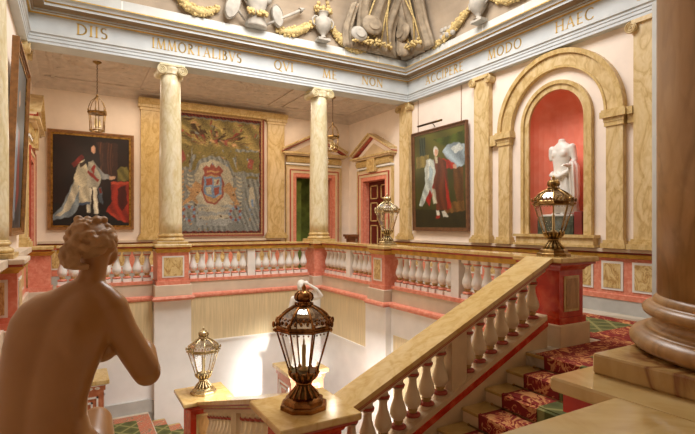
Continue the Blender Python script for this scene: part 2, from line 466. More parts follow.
# ---- gilt inscription, letters built from strokes
TK, TN = .15, .075
def L_(ch):
    S = []
    def l(a, b, w): S.append((a, b, w))
    def arcs(cx, cy, rx, ry, a0, a1, n=10):
        p = [(cx+rx*math.cos(math.radians(a0+(a1-a0)*i/n)), cy+ry*math.sin(math.radians(a0+(a1-a0)*i/n))) for i in range(n+1)]
        for i, (a, b) in enumerate(zip(p, p[1:])):
            mid = abs(math.cos(math.radians(a0+(a1-a0)*(i+.5)/n)))
            l(a, b, TN+(TK-TN)*mid)
    def serif(x, y): l((x-.13, y), (x+.13, y), .045)
    W = .8
    if ch == 'I': l((.15,0),(.15,1),TK); serif(.15,0.02); serif(.15,.98); W = .3
    elif ch == 'D': l((.15,0),(.15,1),TK); arcs(.2,.5,.6,.48,90,-90,14); serif(.15,.98); serif(.15,.02); W = .88
    elif ch == 'S': arcs(.3,.74,.22,.24,40,270,10); arcs(.3,.26,.24,.25,90,-140,10); W = .58
    elif ch == 'M':
        l((.1,0),(.2,1),TN); l((.2,1),(.52,.02),TK); l((.52,.02),(.84,1),TN); l((.84,1),(.95,0),TK); serif(.1,.02); serif(.95,.02); W = 1.05
    elif ch == 'O' or ch == 'Q':
        arcs(.47,.5,.4,.48,0,360,22); W = .94
        if ch == 'Q': l((.5,.06),(.95,-.18),TN*1.3)
    elif ch == 'R': l((.15,0),(.15,1),TK); arcs(.2,.75,.32,.23,90,-90,10); l((.3,.5),(.66,0),TK); serif(.15,.02); serif(.66,.02); serif(.15,.98); W = .72
    elif ch == 'P': l((.15,0),(.15,1),TK); arcs(.2,.73,.34,.25,90,-90,10); serif(.15,.02); serif(.15,.98); W = .6
    elif ch == 'B': l((.15,0),(.15,1),TK); arcs(.2,.76,.28,.22,90,-90,9); arcs(.2,.27,.36,.26,90,-90,10); serif(.15,.98); serif(.15,.02); W = .66
    elif ch == 'T': l((.4,0),(.4,1),TK); l((.03,.97),(.77,.97),TN); l((.05,.97),(.03,.84),TN); l((.75,.97),(.77,.84),TN); serif(.4,.02); W = .8
    elif ch == 'A': l((.08,0),(.42,1),TN); l((.42,1),(.78,0),TK); l((.2,.36),(.65,.36),TN); serif(.08,.02); serif(.78,.02); W = .86
    elif ch == 'L': l((.15,0),(.15,1),TK); l((.1,.03),(.6,.03),TN); l((.6,.03),(.62,.18),TN); serif(.15,.98); W = .64
    elif ch == 'V': l((.06,1),(.42,0),TK); l((.42,0),(.78,1),TN); serif(.06,.98); serif(.78,.98); W = .84
    elif ch == 'E':
        l((.15,0),(.15,1),TK)
        for y, x in ((.03,.58),(.52,.5),(.97,.55)): l((.1,y),(x,y),TN)
        W = .62
    elif ch == 'N': l((.12,0),(.12,1),TN); l((.12,1),(.82,0),TK); l((.82,0),(.82,1),TN); serif(.12,.02); serif(.82,.98); W = .94
    elif ch == 'C': arcs(.5,.5,.42,.48,45,315,18); W = .84
    elif ch == 'H': l((.15,0),(.15,1),TK); l((.8,0),(.8,1),TK); l((.15,.52),(.8,.52),TN); [serif(x,y) for x in (.15,.8) for y in (.02,.98)]; W = .95
    return S, W
def word(txt, a0, a1, side):
    # glyph mesh on the frieze face, between a0 and a1 along it
    gl = [L_(c) for c in txt]; gap = .17; tot = sum(w for _, w in gl)+gap*(len(gl)-1)
    h = .235; k = (a1-a0)/tot; m = MB(); x = 0; z0 = 5.785
    for S, W in gl:
        for (p, q, w) in S:
            dx, dz = (q[0]-p[0])*k, (q[1]-p[1])*h; L = math.hypot(dx, dz) or 1e-6
            nx, nz = -dz/L*w*h/2, dx/L*w*h/2; ex, ez = dx/L*.006, dz/L*.006
            A = (a0+(x+p[0])*k, z0+p[1]*h); B = (a0+(x+q[0])*k, z0+q[1]*h)
            poly = [(A[0]+nx-ex, A[1]+nz-ez), (B[0]+nx+ex, B[1]+nz+ez), (B[0]-nx+ex, B[1]-nz+ez), (A[0]-nx-ex, A[1]-nz-ez)]
            if side == 'far': m.prism(poly, 'y', BY1-.015-.005, BY1-.015)
            else: m.prism([(-u, v) for u, v in poly], 'x', BX1-.015-.005, BX1-.015)
        x += W+gap
    return m.build('inscription_word', 'letter', ent)
for t, a, b in (('DIIS',.07,.66),('IMMORTALIBVS',1.58,3.68),('QVI',4.56,5.10),('ME',5.98,6.42),('NON',7.26,7.98)): word(t, a, b, 'far')
for t, a, b in (('ACCIPERE',-10.88,-9.35),('MODO',-8.48,-7.46),('HAEC',-6.58,-5.71),('A',-4.86,-4.6)): word(t, a, b, 'right')

# ------------------------------------------------------------------ columns and pilasters
def capital(h0, r, parent, mat='sienna', pil=False, w=.5, dep=.14):
    cap = MB()
    if pil:
        cap.box(-w/2-.03,w/2+.03,-dep-.03,0,h0+.17,h0+.23)
        cap.box(-w/2,w/2,-dep,0,h0,h0+.17)
    else:
        cap.lathe([(r,h0),(r+.03,h0+.02),(r+.01,h0+.04),(r+.06,h0+.12),(r+.06,h0+.17)], 32)
        cap.bev(-.285,.285,-.285,.285,h0+.17,h0+.23,0,.012)
    c = cap.build('capital', mat, parent)
    v = MB()
    xs = (w/2+.015 if pil else .232)
    for sx in (-1, 1):
        if pil: ys = [(-dep-.06,.02)]
        else: ys = [(-.27,.27)]
        for (ya, yb) in ys:
            cx, cz, R = sx*xs, h0+.08, .105
            n = 24; L = yb-ya
            v.lathe([(R*.96,-yb),(R,-yb+.01),(R*.86,-yb+L*.3),(R*.8,-(ya+yb)/2),(R*.86,-ya-L*.3),(R,-ya-.01),(R*.96,-ya)], n, (cx,0,cz), 0, True, 0, 1, 1, 'y')
            for ye, sg in ((ya,-1),(yb,1)):
                if pil and sg == 1: continue
                sp = []
                for i in range(46):
                    a = i/46*2.4*2*PI; rr = R*(1-.8*i/46)
                    sp.append((cx+sx*rr*math.sin(a), ye+sg*.006, cz+rr*math.cos(a)))
                v.tube(sp, [.016-.008*i/46 for i in range(46)], 6)
                v.ell((cx,ye+sg*.008,cz), (.02,.014,.02), 0, 8, 6)
    # band between the scrolls
    v.box(-xs,xs,(-dep-.05 if pil else -.26),(0 if pil else .26),h0+.14,h0+.175)
    v.build('volute', mat, c)
    return c

def col_parts(root, H, R, mats, slab=True, half=.345, sh=.066, hs=.76):
    base = MB()
    if slab: MB().bev(-half,half,-half,half,0,sh,0,.006).build('plinth', mats[2], root)
    b = sh; k = R/.262; kz = k*hs
    pr = [(R*1.07,b)]
    for i in range(9): a = -PI/2+PI*i/8; pr.append((R*1.09+.036*k*math.cos(a), b+.045*kz+.045*kz*math.sin(a)))
    pr += [(R*1.10,b+.095*kz),(R*1.06,b+.105*kz),(R*1.02,b+.125*kz),(R*1.03,b+.14*kz),(R*1.05,b+.145*kz)]
    for i in range(9): a = -PI/2+PI*i/8; pr.append((R*1.03+.024*k*math.cos(a), b+.175*kz+.03*kz*math.sin(a)))
    pr += [(R*1.03,b+.208*kz),(R*1.03,b+.222*kz),(R,b+.24*kz)]
    base.lathe(pr, 40); base.build('base', mats[1], root)
    h1 = H-.23; z0 = b+.24*kz
    sh_ = MB()
    sh_.lathe([(R*(1-.155*max(0,(t-.25)/.75)**1.5), z0+(h1-z0)*t) for t in [i/14 for i in range(15)]], 40)
    sh_.build('shaft', mats[0], root)
    capital(h1, R*.84, root, mats[3])

def column(label, x, y, R=.262):
    r = thing('column', label, 'column', (x,y,ZB), 0, None)
    col_parts(r, ZA-ZB, R, ('siennap','siennad','siennad','siennap'))
    return r
column('free-standing yellow marble column in front of the tapestry\'s left edge', 2.03, YC)
column('free-standing yellow marble column at the inner corner of the balustrade, before the green-lit doorway', 6.0, YC)
column('yellow marble column cut by the left edge of the photo, beside the edge-on portrait', -1.02, 8.0)
# foreground column at right
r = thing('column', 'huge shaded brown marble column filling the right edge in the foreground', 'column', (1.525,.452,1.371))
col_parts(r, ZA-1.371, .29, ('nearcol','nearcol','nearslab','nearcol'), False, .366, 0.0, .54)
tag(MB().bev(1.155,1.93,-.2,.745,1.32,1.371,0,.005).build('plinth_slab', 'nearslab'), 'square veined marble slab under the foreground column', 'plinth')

def pilaster(label, loc, rz, w=.5, H=None, dep=.14, base0=0, mat='sienna', ion=True):
    H = H or ZA-ZB
    r = thing('pilaster', label, 'pilaster', loc, rz)
    b = MB()
    b.box(-w/2-.09,w/2+.09,-dep-.09,0,0,.10); b.box(-w/2-.06,w/2+.06,-dep-.06,0,.10,.15); b.box(-w/2-.035,w/2+.035,-dep-.035,0,.15,.19)
    b.build('base', 'siennad', r)
    MB().box(-w/2,w/2,-dep,0,.19,H-.23).build('shaft', mat, r)
    if ion: capital(H-.23, 0, r, mat, True, w, dep)
    else:
        c = MB(); c.box(-w/2-.03,w/2+.03,-dep-.03,0,H-.23,H-.14); c.box(-w/2-.08,w/2+.08,-dep-.08,0,H-.14,H-.06); c.box(-w/2-.05,w/2+.05,-dep-.05,0,H-.06,H)
        c.build('capital', 'siennad', r)
    return r
RW = -PI/2
pilaster('yellow marble pilaster at the room corner, left of the green portrait', (XR,YC,ZB), RW, .48)
pilaster('yellow marble pilaster between the green portrait and the arched niche', (XR,8.75,ZB), RW, .5)
pilaster('yellow marble pilaster right of the niche, half hidden behind the foreground column', (XR,4.72,ZB), RW, .5)
pilaster('yellow marble pilaster just right of the edge-on portrait on the left wall', (XL,YC,ZB), PI/2, .45, None, .12)
pilaster('yellow marble pilaster left of the tapestry, mostly behind the left column', (2.08,YF,ZB), 0, .6, 4.16, .12, 0, 'siennad', False)
pilaster('yellow marble pilaster right of the tapestry', (6.12,YF,ZB), 0, .6, 4.16, .12, 0, 'sienna', False)
# small impost pilasters carrying the arch of the niche
for yy, lb in ((NY+1.35,'narrow marble strip pilaster under the left foot of the niche arch'),(NY-1.35,'narrow marble strip pilaster under the right foot of the niche arch')):
    r = thing('arch_pilaster', lb, 'pilaster', (XR,yy,ZB), RW)
    b = MB(); b.box(-.24,.24,-.19,0,0,.10); b.box(-.21,.21,-.16,0,.10,.16); b.build('base', 'siennad', r)
    MB().box(-.165,.165,-.12,0,.16,2.36).build('shaft', 'sienna', r)
    c = MB(); c.box(-.19,.19,-.145,0,2.36,2.44); c.box(-.2,.2,-.155,0,2.44,2.52); c.box(-.25,.25,-.2,0,2.52,2.64); c.box(-.23,.23,-.18,0,2.64,2.68)
    c.build('impost', 'siennad', r)
def archband(rin, rout, x0, x1, m, mi=0, n=40, zs=None):
    zs = zs or 3.93
    rg = []
    for i in range(n+1):
        a = PI*i/n; c_, s_ = math.cos(a), math.sin(a)
        rg.append([(x0,NY+rin*c_,zs+rin*s_),(x0,NY+rout*c_,zs+rout*s_),(x1,NY+rout*c_,zs+rout*s_),(x1,NY+rin*c_,zs+rin*s_)])
    m.loft(rg, mi, False)
m = MB(); archband(1.16, 1.50, XR-.10, XR, m); archband(1.43, 1.53, XR-.15, XR, m, 1); archband(1.14, 1.19, XR-.12, XR, m, 1)
tag(m.build('niche_arch', ['sienna','siennad']), 'large yellow marble semicircular arch moulding around the niche', 'arch')
m = MB()
for (a, b, d, k) in ((.675,.85,.06,0),(.79,.87,.10,1)):
    archband(a, b, XR-d, XR, m, k, 32, NZS)
    for s in (-1, 1):
        y = sorted((NY+s*a, NY+s*b)); m.box(XR-d,XR,y[0],y[1],1.5,NZS,k)
m.box(XR-.2,XR,NY-1.0,NY+1.0,1.25,1.30,1); m.box(XR-.16,XR,NY-.95,NY+.95,1.30,1.44,0); m.box(XR-.2,XR+.05,NY-1.0,NY+1.0,1.44,1.5,1)
tag(m.build('niche_surround', ['sienna','siennad']), 'yellow marble frame and sill edging the red niche', 'niche')
m = MB(); m.box(XR-.1,XR,4.98,5.1,ZB+2.36,ZB+2.52); m.box(XR-.16,XR,4.98,5.09,ZB+2.52,ZB+2.66); m.box(XR-.12,XR,8.29,8.49,ZB+2.4,ZB+2.66)
struct(m.build('trim_impost_string', 'siennad'))
# dado along the right wall, left wall and gallery
def dado(path, name, panels):
    m = MB()
    m.mould([(0,0),(.035,0),(.035,.26),(.05,.27),(.05,.36),(.03,.37),(.03,1.06),(.09,1.07),(.10,1.14),(.05,1.145),(.05,1.17),(.13,1.18),(.13,1.24),(0,1.25)], path,
            [0,0,1,1,1,1,4,4,4,3,3,2,2])
    for (p, n, w) in panels:        # centre, outward normal, width
        px, py = p
        for (hw, z0, z1, d, k) in ((w/2,.44,1.0,.045,5),(w/2-.045,.485,.955,.052,6)):
            if abs(n[0]) > .5:
                xs = sorted((px, px+n[0]*d)); m.box(xs[0],xs[1],py-hw,py+hw,z0,z1,k)
            else:
                ys = sorted((py, py+n[1]*d)); m.box(px-hw,px+hw,ys[0],ys[1],z0,z1,k)
    return struct(m.build(name, ['greystone','pink','fascia','redline','gold','white','panelm']))
dado([(XR,4.34),(XR,12.7)], 'trim_dado_right', [((XR,5.43+.6*k),(-1,0),.43) for k in range(-1,12)])
dado([(6.3,YF),(XL,YF)], 'trim_dado_far', [((-.3+.75*k,YF),(0,-1),.5) for k in range(9)])
dado([(XL,YF-.2),(XL,14.9)], 'trim_dado_left_gallery', [])
# left dado of the stairwell, deep and rising off the stairs
m = MB()
m.box(XL,XL+.12,4.0,11.8,-.06,ZB-.16,0); m.box(XL,XL+.16,4.0,11.8,ZB-.16,ZB-.1,1); m.box(XL,XL+.22,4.0,11.8,ZB-.1,ZB,2)
m.box(XL,XL+.17,4.0,11.8,-.02,.33,3); m.box(XL,XL+.22,4.0,11.8,-.1,.04,0)
for y in (9.0,9.9,10.8): m.box(XL,XL+.135,y-.28,y+.28,.48,1.0,4); m.box(XL,XL+.14,y-.24,y+.24,.53,.95,5)
struct(m.build('trim_dado_left', ['pink','gold','fascia','fascia','white','panelm']))

# ------------------------------------------------------------------ pedestals and newels
def torus_skirt(m, x0, x1, y0, y1, k=0):
    m.loft([[(x0-o,y0-o,z),(x1+o,y0-o,z),(x1+o,y1+o,z),(x0-o,y1+o,z)] for o, z in ((0,-.06),(.05,-.04),(.07,0),(.05,.04),(0,.06))], k, False)
def pedestal(name, label, x, y, z, H, bw, capw, mats, panels=(), cat='pedestal', rz=0, bd=None, base='fascia'):
    """body width bw along x, depth bd along y; top surface at z+H. mats: cap marble, body, cap band"""
    bd = bd or bw
    r = thing(name, label, cat, (x,y,z), rz)
    a, b = bw/2, bd/2; ca = capw/2; cb = ca-(a-b)
    k = MB()
    k.bev(-ca,ca,-cb,cb,H-.07,H,0,.012)
    k.box(-ca+.035,ca-.035,-cb+.035,cb-.035,H-.105,H-.07,1)
    k.loft([[(-s*(a+o),-s*(b+o)*1,zz) if False else p for p in ((-a-o,-b-o,zz),(a+o,-b-o,zz),(a+o,b+o,zz),(-a-o,b+o,zz))] for s, o, zz in ((1,.015,H-.19),(1,.03,H-.16),(1,.07,H-.13),(1,.09,H-.105))], 2, False)
    k.build('cap', [mats[0],'redline',mats[2]], r)
    B = MB(); B.box(-a,a,-b,b,.40,H-.19)
    B.build('body', mats[1], r)
    P = MB(); P.box(-a-.03,a+.03,-b-.03,b+.03,.31,.40,1); P.bev(-a-.07,a+.07,-b-.07,b+.07,0,.31,0,.01)
    if z == 0 and mats[1] == 'pink': torus_skirt(P, -a-.06, a+.06, -b-.06, b+.06, 1)
    P.build('base', [base,mats[1]], r)
    for (nx, ny) in panels:
        for (ins, d, mt_, nm) in ((.10,.012,mats[3],'panel_frame'),(.135,.018,mats[4],'panel')):
            q = MB(); z0, z1 = .40+ins-.02, H-.19-ins+.02
            if nx: q.box(*sorted((nx*a, nx*(a+d))), -b+ins, b-ins, z0, z1)
            else: q.box(-a+ins, a-ins, *sorted((ny*b, ny*(b+d))), z0, z1)
            q.build(nm, mt_, r)
    return r
PM = ('siennad','pink','gold','white','panelm')
p1 = pedestal('column_pedestal', 'pink pedestal with a square yellow panel under the left free-standing column', 2.03, YC-.02, 0, ZB, .69, .82, PM, ((0,-1),))
p2 = pedestal('column_pedestal', 'pink pedestal at the inner corner of the balustrade under the second column', 6.0, YC-.02, 0, ZB, .60, .74, PM, ())
p3 = pedestal('rail_pedestal', 'pink pedestal with a narrow panel under the far lantern, midway along the right balustrade', 6.05, 8.7, 0, ZB, .52, .66, PM, ((-1,0),))
p4 = pedestal('rail_pedestal', 'pink end pedestal where the far balustrade meets the left wall', -.6, YC-.02, 0, ZB, .4, .5, PM, ())
p5 = pedestal('column_pedestal', 'red pedestal with a tall framed panel at the left edge, under the cut-off column', -.97, 8.0, 0, ZB, .66, .86, ('fascia','pink','gold','white','panelm'), ((1,0),(0,-1)))
NM = ('railm','red','red','siennad','nearcol')
n1 = pedestal('newel_post', 'red newel at the top of the stairs with gold-edged panel and broad marble cap', 6.13, 4.53, 0, ZB, .53, .84, NM, ((0,-1),), 'newel post', 0, None, 'cream')
n2 = pedestal('newel_post', 'newel with square marble cap carrying the largest lantern in the foreground', 2.03, 4.40, -1.36, 1.22, .56, .86, NM, ((0,-1),), 'newel post', 0, None, 'cream')
n3 = pedestal('newel_post', 'low newel carrying the smaller lantern at the foot of the lower flight', 2.07, 8.85, -2.58, 1.22, .58, .88, NM, ((0,-1),), 'newel post', 0, None, 'cream')
# pedestal under the foreground column
r = thing('column_pedestal', 'marble-capped pedestal block under the foreground column at lower right', 'pedestal', (1.5,.45,0))
k = MB(); k.bev(-.462,.6,-.6,.334,1.285,1.32,0,.006); k.build('cap', 'railm', r)
k = MB(); k.box(-.44,.57,-.57,.31,1.235,1.285); k.build('cap_band', 'red', r)
k = MB(); k.box(-.40,.53,-.5,.275,.12,1.235); k.build('body', 'cream', r)
k = MB(); k.box(-.46,.6,-.6,.32,0,.12); k.build('base', 'red', r)

# ------------------------------------------------------------------ balusters and balustrades
def balmesh(H, mats, nm, rake=False):
    b = .052; pr = [(.05,.075),(.085,.09),(.092,.105),(.085,.12),(.055,.135),(.05,.15),(.062,.165),(.062,.175)]
    m = MB()
    if not rake: m.box(-.085,.085,-.085,.085,0,.075,0)
    def sc(z): return .175+(z)*(H-.275)
    m.lathe([(.06,.075),(.088,.085),(.094,.10),(.088,.115),(.058,.128)], 16, (0,0,0), 1)
    m.lathe([(.05,.125),(.045,.14),(.06,.158),(.06,.172),(.05,.18)], 16, (0,0,0), 2)
    pr = [(.05,sc(0)),(.078,sc(.07)),(.098,sc(.18)),(.1,sc(.26)),(.09,sc(.38)),(.068,sc(.54)),(.052,sc(.7)),(.046,sc(.85)),(.05,sc(.93)),(.068,sc(.97)),(.07,sc(1.0))]
    m.lathe(pr, 16, (0,0,0), 0)
    m.lathe([(.05,H-.10),(.075,H-.09),(.078,H-.075),(.07,H-.062)], 16, (0,0,0), 1)
    if not rake: m.box(-.08,.08,-.08,.08,H-.065,H,0)
    else: m.lathe([(.07,-.04),(.07,.08)], 16); m.lathe([(.06,H-.07),(.06,H+.04)], 16)
    o = m.build(nm, mats); me = o.data; bpy.data.objects.remove(o)
    return me
ME_LEV = balmesh(.69, ['balw','pink','siennad'], 'baluster')
ME_RAKE = balmesh(.655, ['balc','redline','siennad'], 'baluster', True)
def put_bal(me, parent, loc):
    o = bpy.data.objects.new('baluster', me); C.objects.link(o); o.parent = parent; o.location = loc; return o

def balustrade(label, p0, p1, dies=(), rmat='railm', skirt=True):
    p0, p1 = Vector(p0), Vector(p1); d = p1-p0; L = d.length; a = math.atan2(d.y, d.x)
    r = thing('balustrade', label, 'balustrade', (p0.x,p0.y,0), a)
    m = MB(); m.box(0,L,-.19,.19,1.205,ZB,0); m.box(0,L,-.165,.165,1.17,1.205,1); m.box(0,L,-.15,.15,1.09,1.17,2)
    m.build('handrail', [rmat,'redline','gold'], r)
    m = MB(); m.box(0,L,-.16,.16,.33,.40,1); m.box(0,L,-.14,.14,.05,.33,0)
    m.prism([(-.2,-.06),(-.235,-.035),(-.245,0),(-.235,.035),(-.2,.06),(.2,.06),(.2,-.06)], 'x', 0, L, 1)
    m.build('plinth', ['fascia','pink'], r)
    ed = [0]+[e for q in dies for e in (q-.1, q+.1)]+[L]
    for q in dies: MB().box(q-.1,q+.1,-.11,.11,.40,1.09).build('die', 'balw', r)
    for i in range(0, len(ed), 2):
        s, e = ed[i], ed[i+1]; n = max(1, round((e-s)/.215)); st = (e-s)/n
        for k in range(n): put_bal(ME_LEV, r, (s+st*(k+.5),0,.40))
    return r
balustrade('stretch of white balusters between the left wall and the left free-standing column', (-.30,YC), (1.61,YC))
balustrade('stretch of white balusters below the tapestry between the two free-standing columns', (2.45,YC), (5.63,YC), (1.55,))
balustrade('right gallery balustrade from the corner column to the far lantern pedestal', (6.05,11.61), (6.05,9.06), (1.35,))
balustrade('right gallery balustrade between the far lantern pedestal and the red stair-head newel', (6.05,8.34), (6.05,4.96), (1.9,))

def raked(label, ax, fix, a0, a1, z0, slope, dies=(), st=.21, bm=None, hw=.215):
    """stair balustrade: rail top is z0+slope*(a-a0); runs along ax at the fixed other coordinate"""
    d = 1 if a1 > a0 else -1; L = abs(a1-a0); sl = slope
    rz = {'x': 0 if d > 0 else PI, 'y': PI/2 if d > 0 else -PI/2}[ax]
    loc = (a0, fix, z0) if ax == 'x' else (fix, a0, z0)
    r = thing('stair_balustrade', label, 'balustrade', loc, rz)
    def band(m, t, b, w, k=0, e0=0, e1=0): m.prism([(e0,sl*e0+b),(L+e1,sl*(L+e1)+b),(L+e1,sl*(L+e1)+t),(e0,sl*e0+t)], 'y', -w, w, k)
    m = MB(); band(m,0,-.06,hw); band(m,-.06,-.085,hw-.02,1); band(m,-.085,-.11,hw-.045,0); band(m,-.11,-.135,hw-.06,1); band(m,-.135,-.20,.10,2)
    m.build('handrail', ['railm','redline','cream'], r)
    m = MB(); band(m,-.80,-.87,.13,0); band(m,-.87,-.95,.145,1); band(m,-.95,-1.42,.13,0)
    m.build('string', ['cream','red'], r)
    ed = [.06]+[e for q in dies for e in (q-.12, q+.12)]+[L-.06]
    for q in dies:
        m = MB(); x0_, x1_ = q-.12, q+.12
        m.prism([(x0_,sl*x0_-.81),(x1_,sl*x1_-.81),(x1_,sl*x1_-.2),(x0_,sl*x0_-.2)], 'y', -.1, .1); m.build('die', 'cream', r)
    for i in range(0, len(ed), 2):
        s, e = ed[i], ed[i+1]; n = max(1, round((e-s)/st)); w = (e-s)/n
        for k in range(n):
            x = s+w*(k+.5); put_bal(bm or ME_RAKE, r, (x,0,sl*x-.86))
    return r
raked('sloping stair balustrade of cream balusters rising to the red newel across the foreground', 'x', 4.46, 2.46, 5.70, -.215, .4525, (1.64,))
raked('descending balustrade seen end-on between the foreground newel and the low newel', 'y', 2.07, 4.84, 8.41, -.16, -.335, (1.8,))
# near gallery rail below the camera
r = thing('balustrade', 'marble rail edge running along the very bottom right under the viewer', 'balustrade', (XL,.42,0))
k = MB(); k.bev(0,1.99,-.195,.195,1.285,1.32,0,.006); k.box(0,1.99,-.17,.17,1.235,1.285,1); k.build('handrail', ['railm','red'], r)
k = MB(); k.box(0,1.99,-.15,.15,0,.55); k.build('plinth', 'fascia', r)
for i in range(9): put_bal(ME_LEV, r, (.1+.215*i,0,.55))

# ------------------------------------------------------------------ stairs
YS0, YS1 = 2.2, 4.31
r = thing('staircase', 'upper flight of stone steps rising right beside the cream stair balustrade', 'stairs', (2.565,YS0,-1.36))
m = MB()
for k in range(1, 8):
    xa, xb = 5.26-.385*k-2.565, 5.26-.385*(k-1)-2.565; z = -.17*k+1.36
    m.box(xa,xb+.01,0,YS1-YS0,z-.36,z-.03,1); m.bev(xa-.025,xb+.01,0,YS1-YS0,z-.035,z,0,.008)
m.box(5.235-2.565,5.28-2.565,0,YS1-YS0,1.325,1.36,0)
m.build('steps', ['step','cream'], r)
m = MB()
cy0, cy1 = 2.5-YS0, 4.02-YS0
def cp(y0, y1, mi):
    pts = []
    for k in range(7, -1, -1):
        xn = 5.26-.385*k-2.565-.03; z = -.17*k+1.36
        pts += [(xn,z-.165),(xn-.006,z),(xn+.03,z+.008)]
    up = pts+[(pts[-1][0]+.02,pts[-1][1])]; 
    for (a, b) in zip(up, up[1:]):
        m.add([(a[0],y0,a[1]+.004),(b[0],y0,b[1]+.004),(b[0],y1,b[1]+.004),(a[0],y1,a[1]+.004)], [(0,1,2,3)], mi)
cp(cy0,cy0+.05,1); cp(cy0+.05,cy0+.5,0); cp(cy0+.5,cy1-.5,2); cp(cy1-.5,cy1-.05,0); cp(cy1-.05,cy1,1)
o = m.build('stair_carpet', ['carpr','carpe','carpg'], r)
sol = o.modifiers.new('thick', 'SOLIDIFY'); sol.thickness = .012; sol.offset = 1
for k in range(1, 8):
    xb = 5.26-.385*(k-1)-2.565-.06; z = -.17*k+1.36
    q = MB(); q.tube([(xb,cy0-.12,z+.025),(xb,cy1+.12,z+.025)], .009, 8); q.ell((xb,cy0-.13,z+.025),.017); q.ell((xb,cy1+.13,z+.025),.017)
    q.build('stair_rod', 'brass', r)
r = thing('staircase', 'lower flight going down away from the foreground landing beside the end-on balustrade', 'stairs', (XL+.02,4.9,-2.58))
m = MB()
for k in range(1, 8):
    z = 1.22-.1525*k; m.box(0,1.86-XL,.4375*(k-1),.4375*k,z-.4,z,0)
m.build('steps', 'step', r)
m = MB()
for k in range(0, 8):
    z = 1.22-.1525*k; y = .4375*(k-1)
    if k > 0: m.box(.4,2.3,y+.01,y+.4375+.02,z,z+.012,0)
    m.box(.4,2.3,y+.4375,y+.4375+.014,z-.14,z+.01,0)
m.build('stair_carpet', 'carpg', r)
r = thing('staircase', 'lowest flight going down right along the far white wall', 'stairs', (1.5,9.3,ZG))
m = MB()
for k in range(1, 9):
    z = 1.53-.17*k; m.box(.33*(k-1),.33*k,0,2.3,max(0,z-.4),z,0)
m.build('steps', 'step', r)
m = MB()
for k in range(0, 9):
    z = 1.53-.17*k
    if k > 0:
        m.box(.33*(k-1)+.014,.33*k,1.9,2.2,z,z+.012,0); m.box(.33*(k-1)+.014,.33*k,.5,1.9,z,z+.012,1)
m.build('stair_carpet', ['carpt','carpg'], r)
m = MB(); m.prism([(1.5,-2.58),(1.5,-2.30),(4.2,-3.72),(4.2,ZG),(4.1,ZG)], 'y', 11.74, 11.8); m.box(XL,1.5,11.74,11.8,-2.58,-2.30); m.box(XL,XL+.06,8.4,11.74,-2.58,-2.30)
struct(m.build('baseboard_lower_landing', 'greystone'))
# carpets
def rug(name, label, x0, x1, y0, y1, z, b, mats):
    m = MB(); t = .012
    m.box(x0,x1,y0,y0+b,z,z+t,0); m.box(x0,x1,y1-b,y1,z,z+t,0); m.box(x0,x0+b,y0+b,y1-b,z,z+t,0); m.box(x1-b,x1,y0+b,y1-b,z,z+t,0)
    m.box(x0+b,x1-b,y0+b,y1-b,z,z+t,1)
    return tag(m.build(name, mats), label, 'carpet')
rug('carpet', 'green lattice carpet with red border running along the right gallery', 6.75, 8.54, 4.20, 11.6, 0.0, .33, ['carpr','carpg'])
rug('carpet', 'red damask carpet with border in front of the red stair-head newel', 5.27, 9.0, 2.3, 4.185, 0.0, .45, ['carpr','carpg'])
rug('carpet', 'green lattice carpet with terracotta border on the lower landing behind the seated statue', -.5, 1.48, 8.5, 11.6, -2.58, .28, ['carpt','carpg'])
rug('carpet', 'carpet on the foreground landing around the statue pedestal', -.5, 1.4, 3.2, 4.6, -1.36, .3, ['carpr','carpg'])

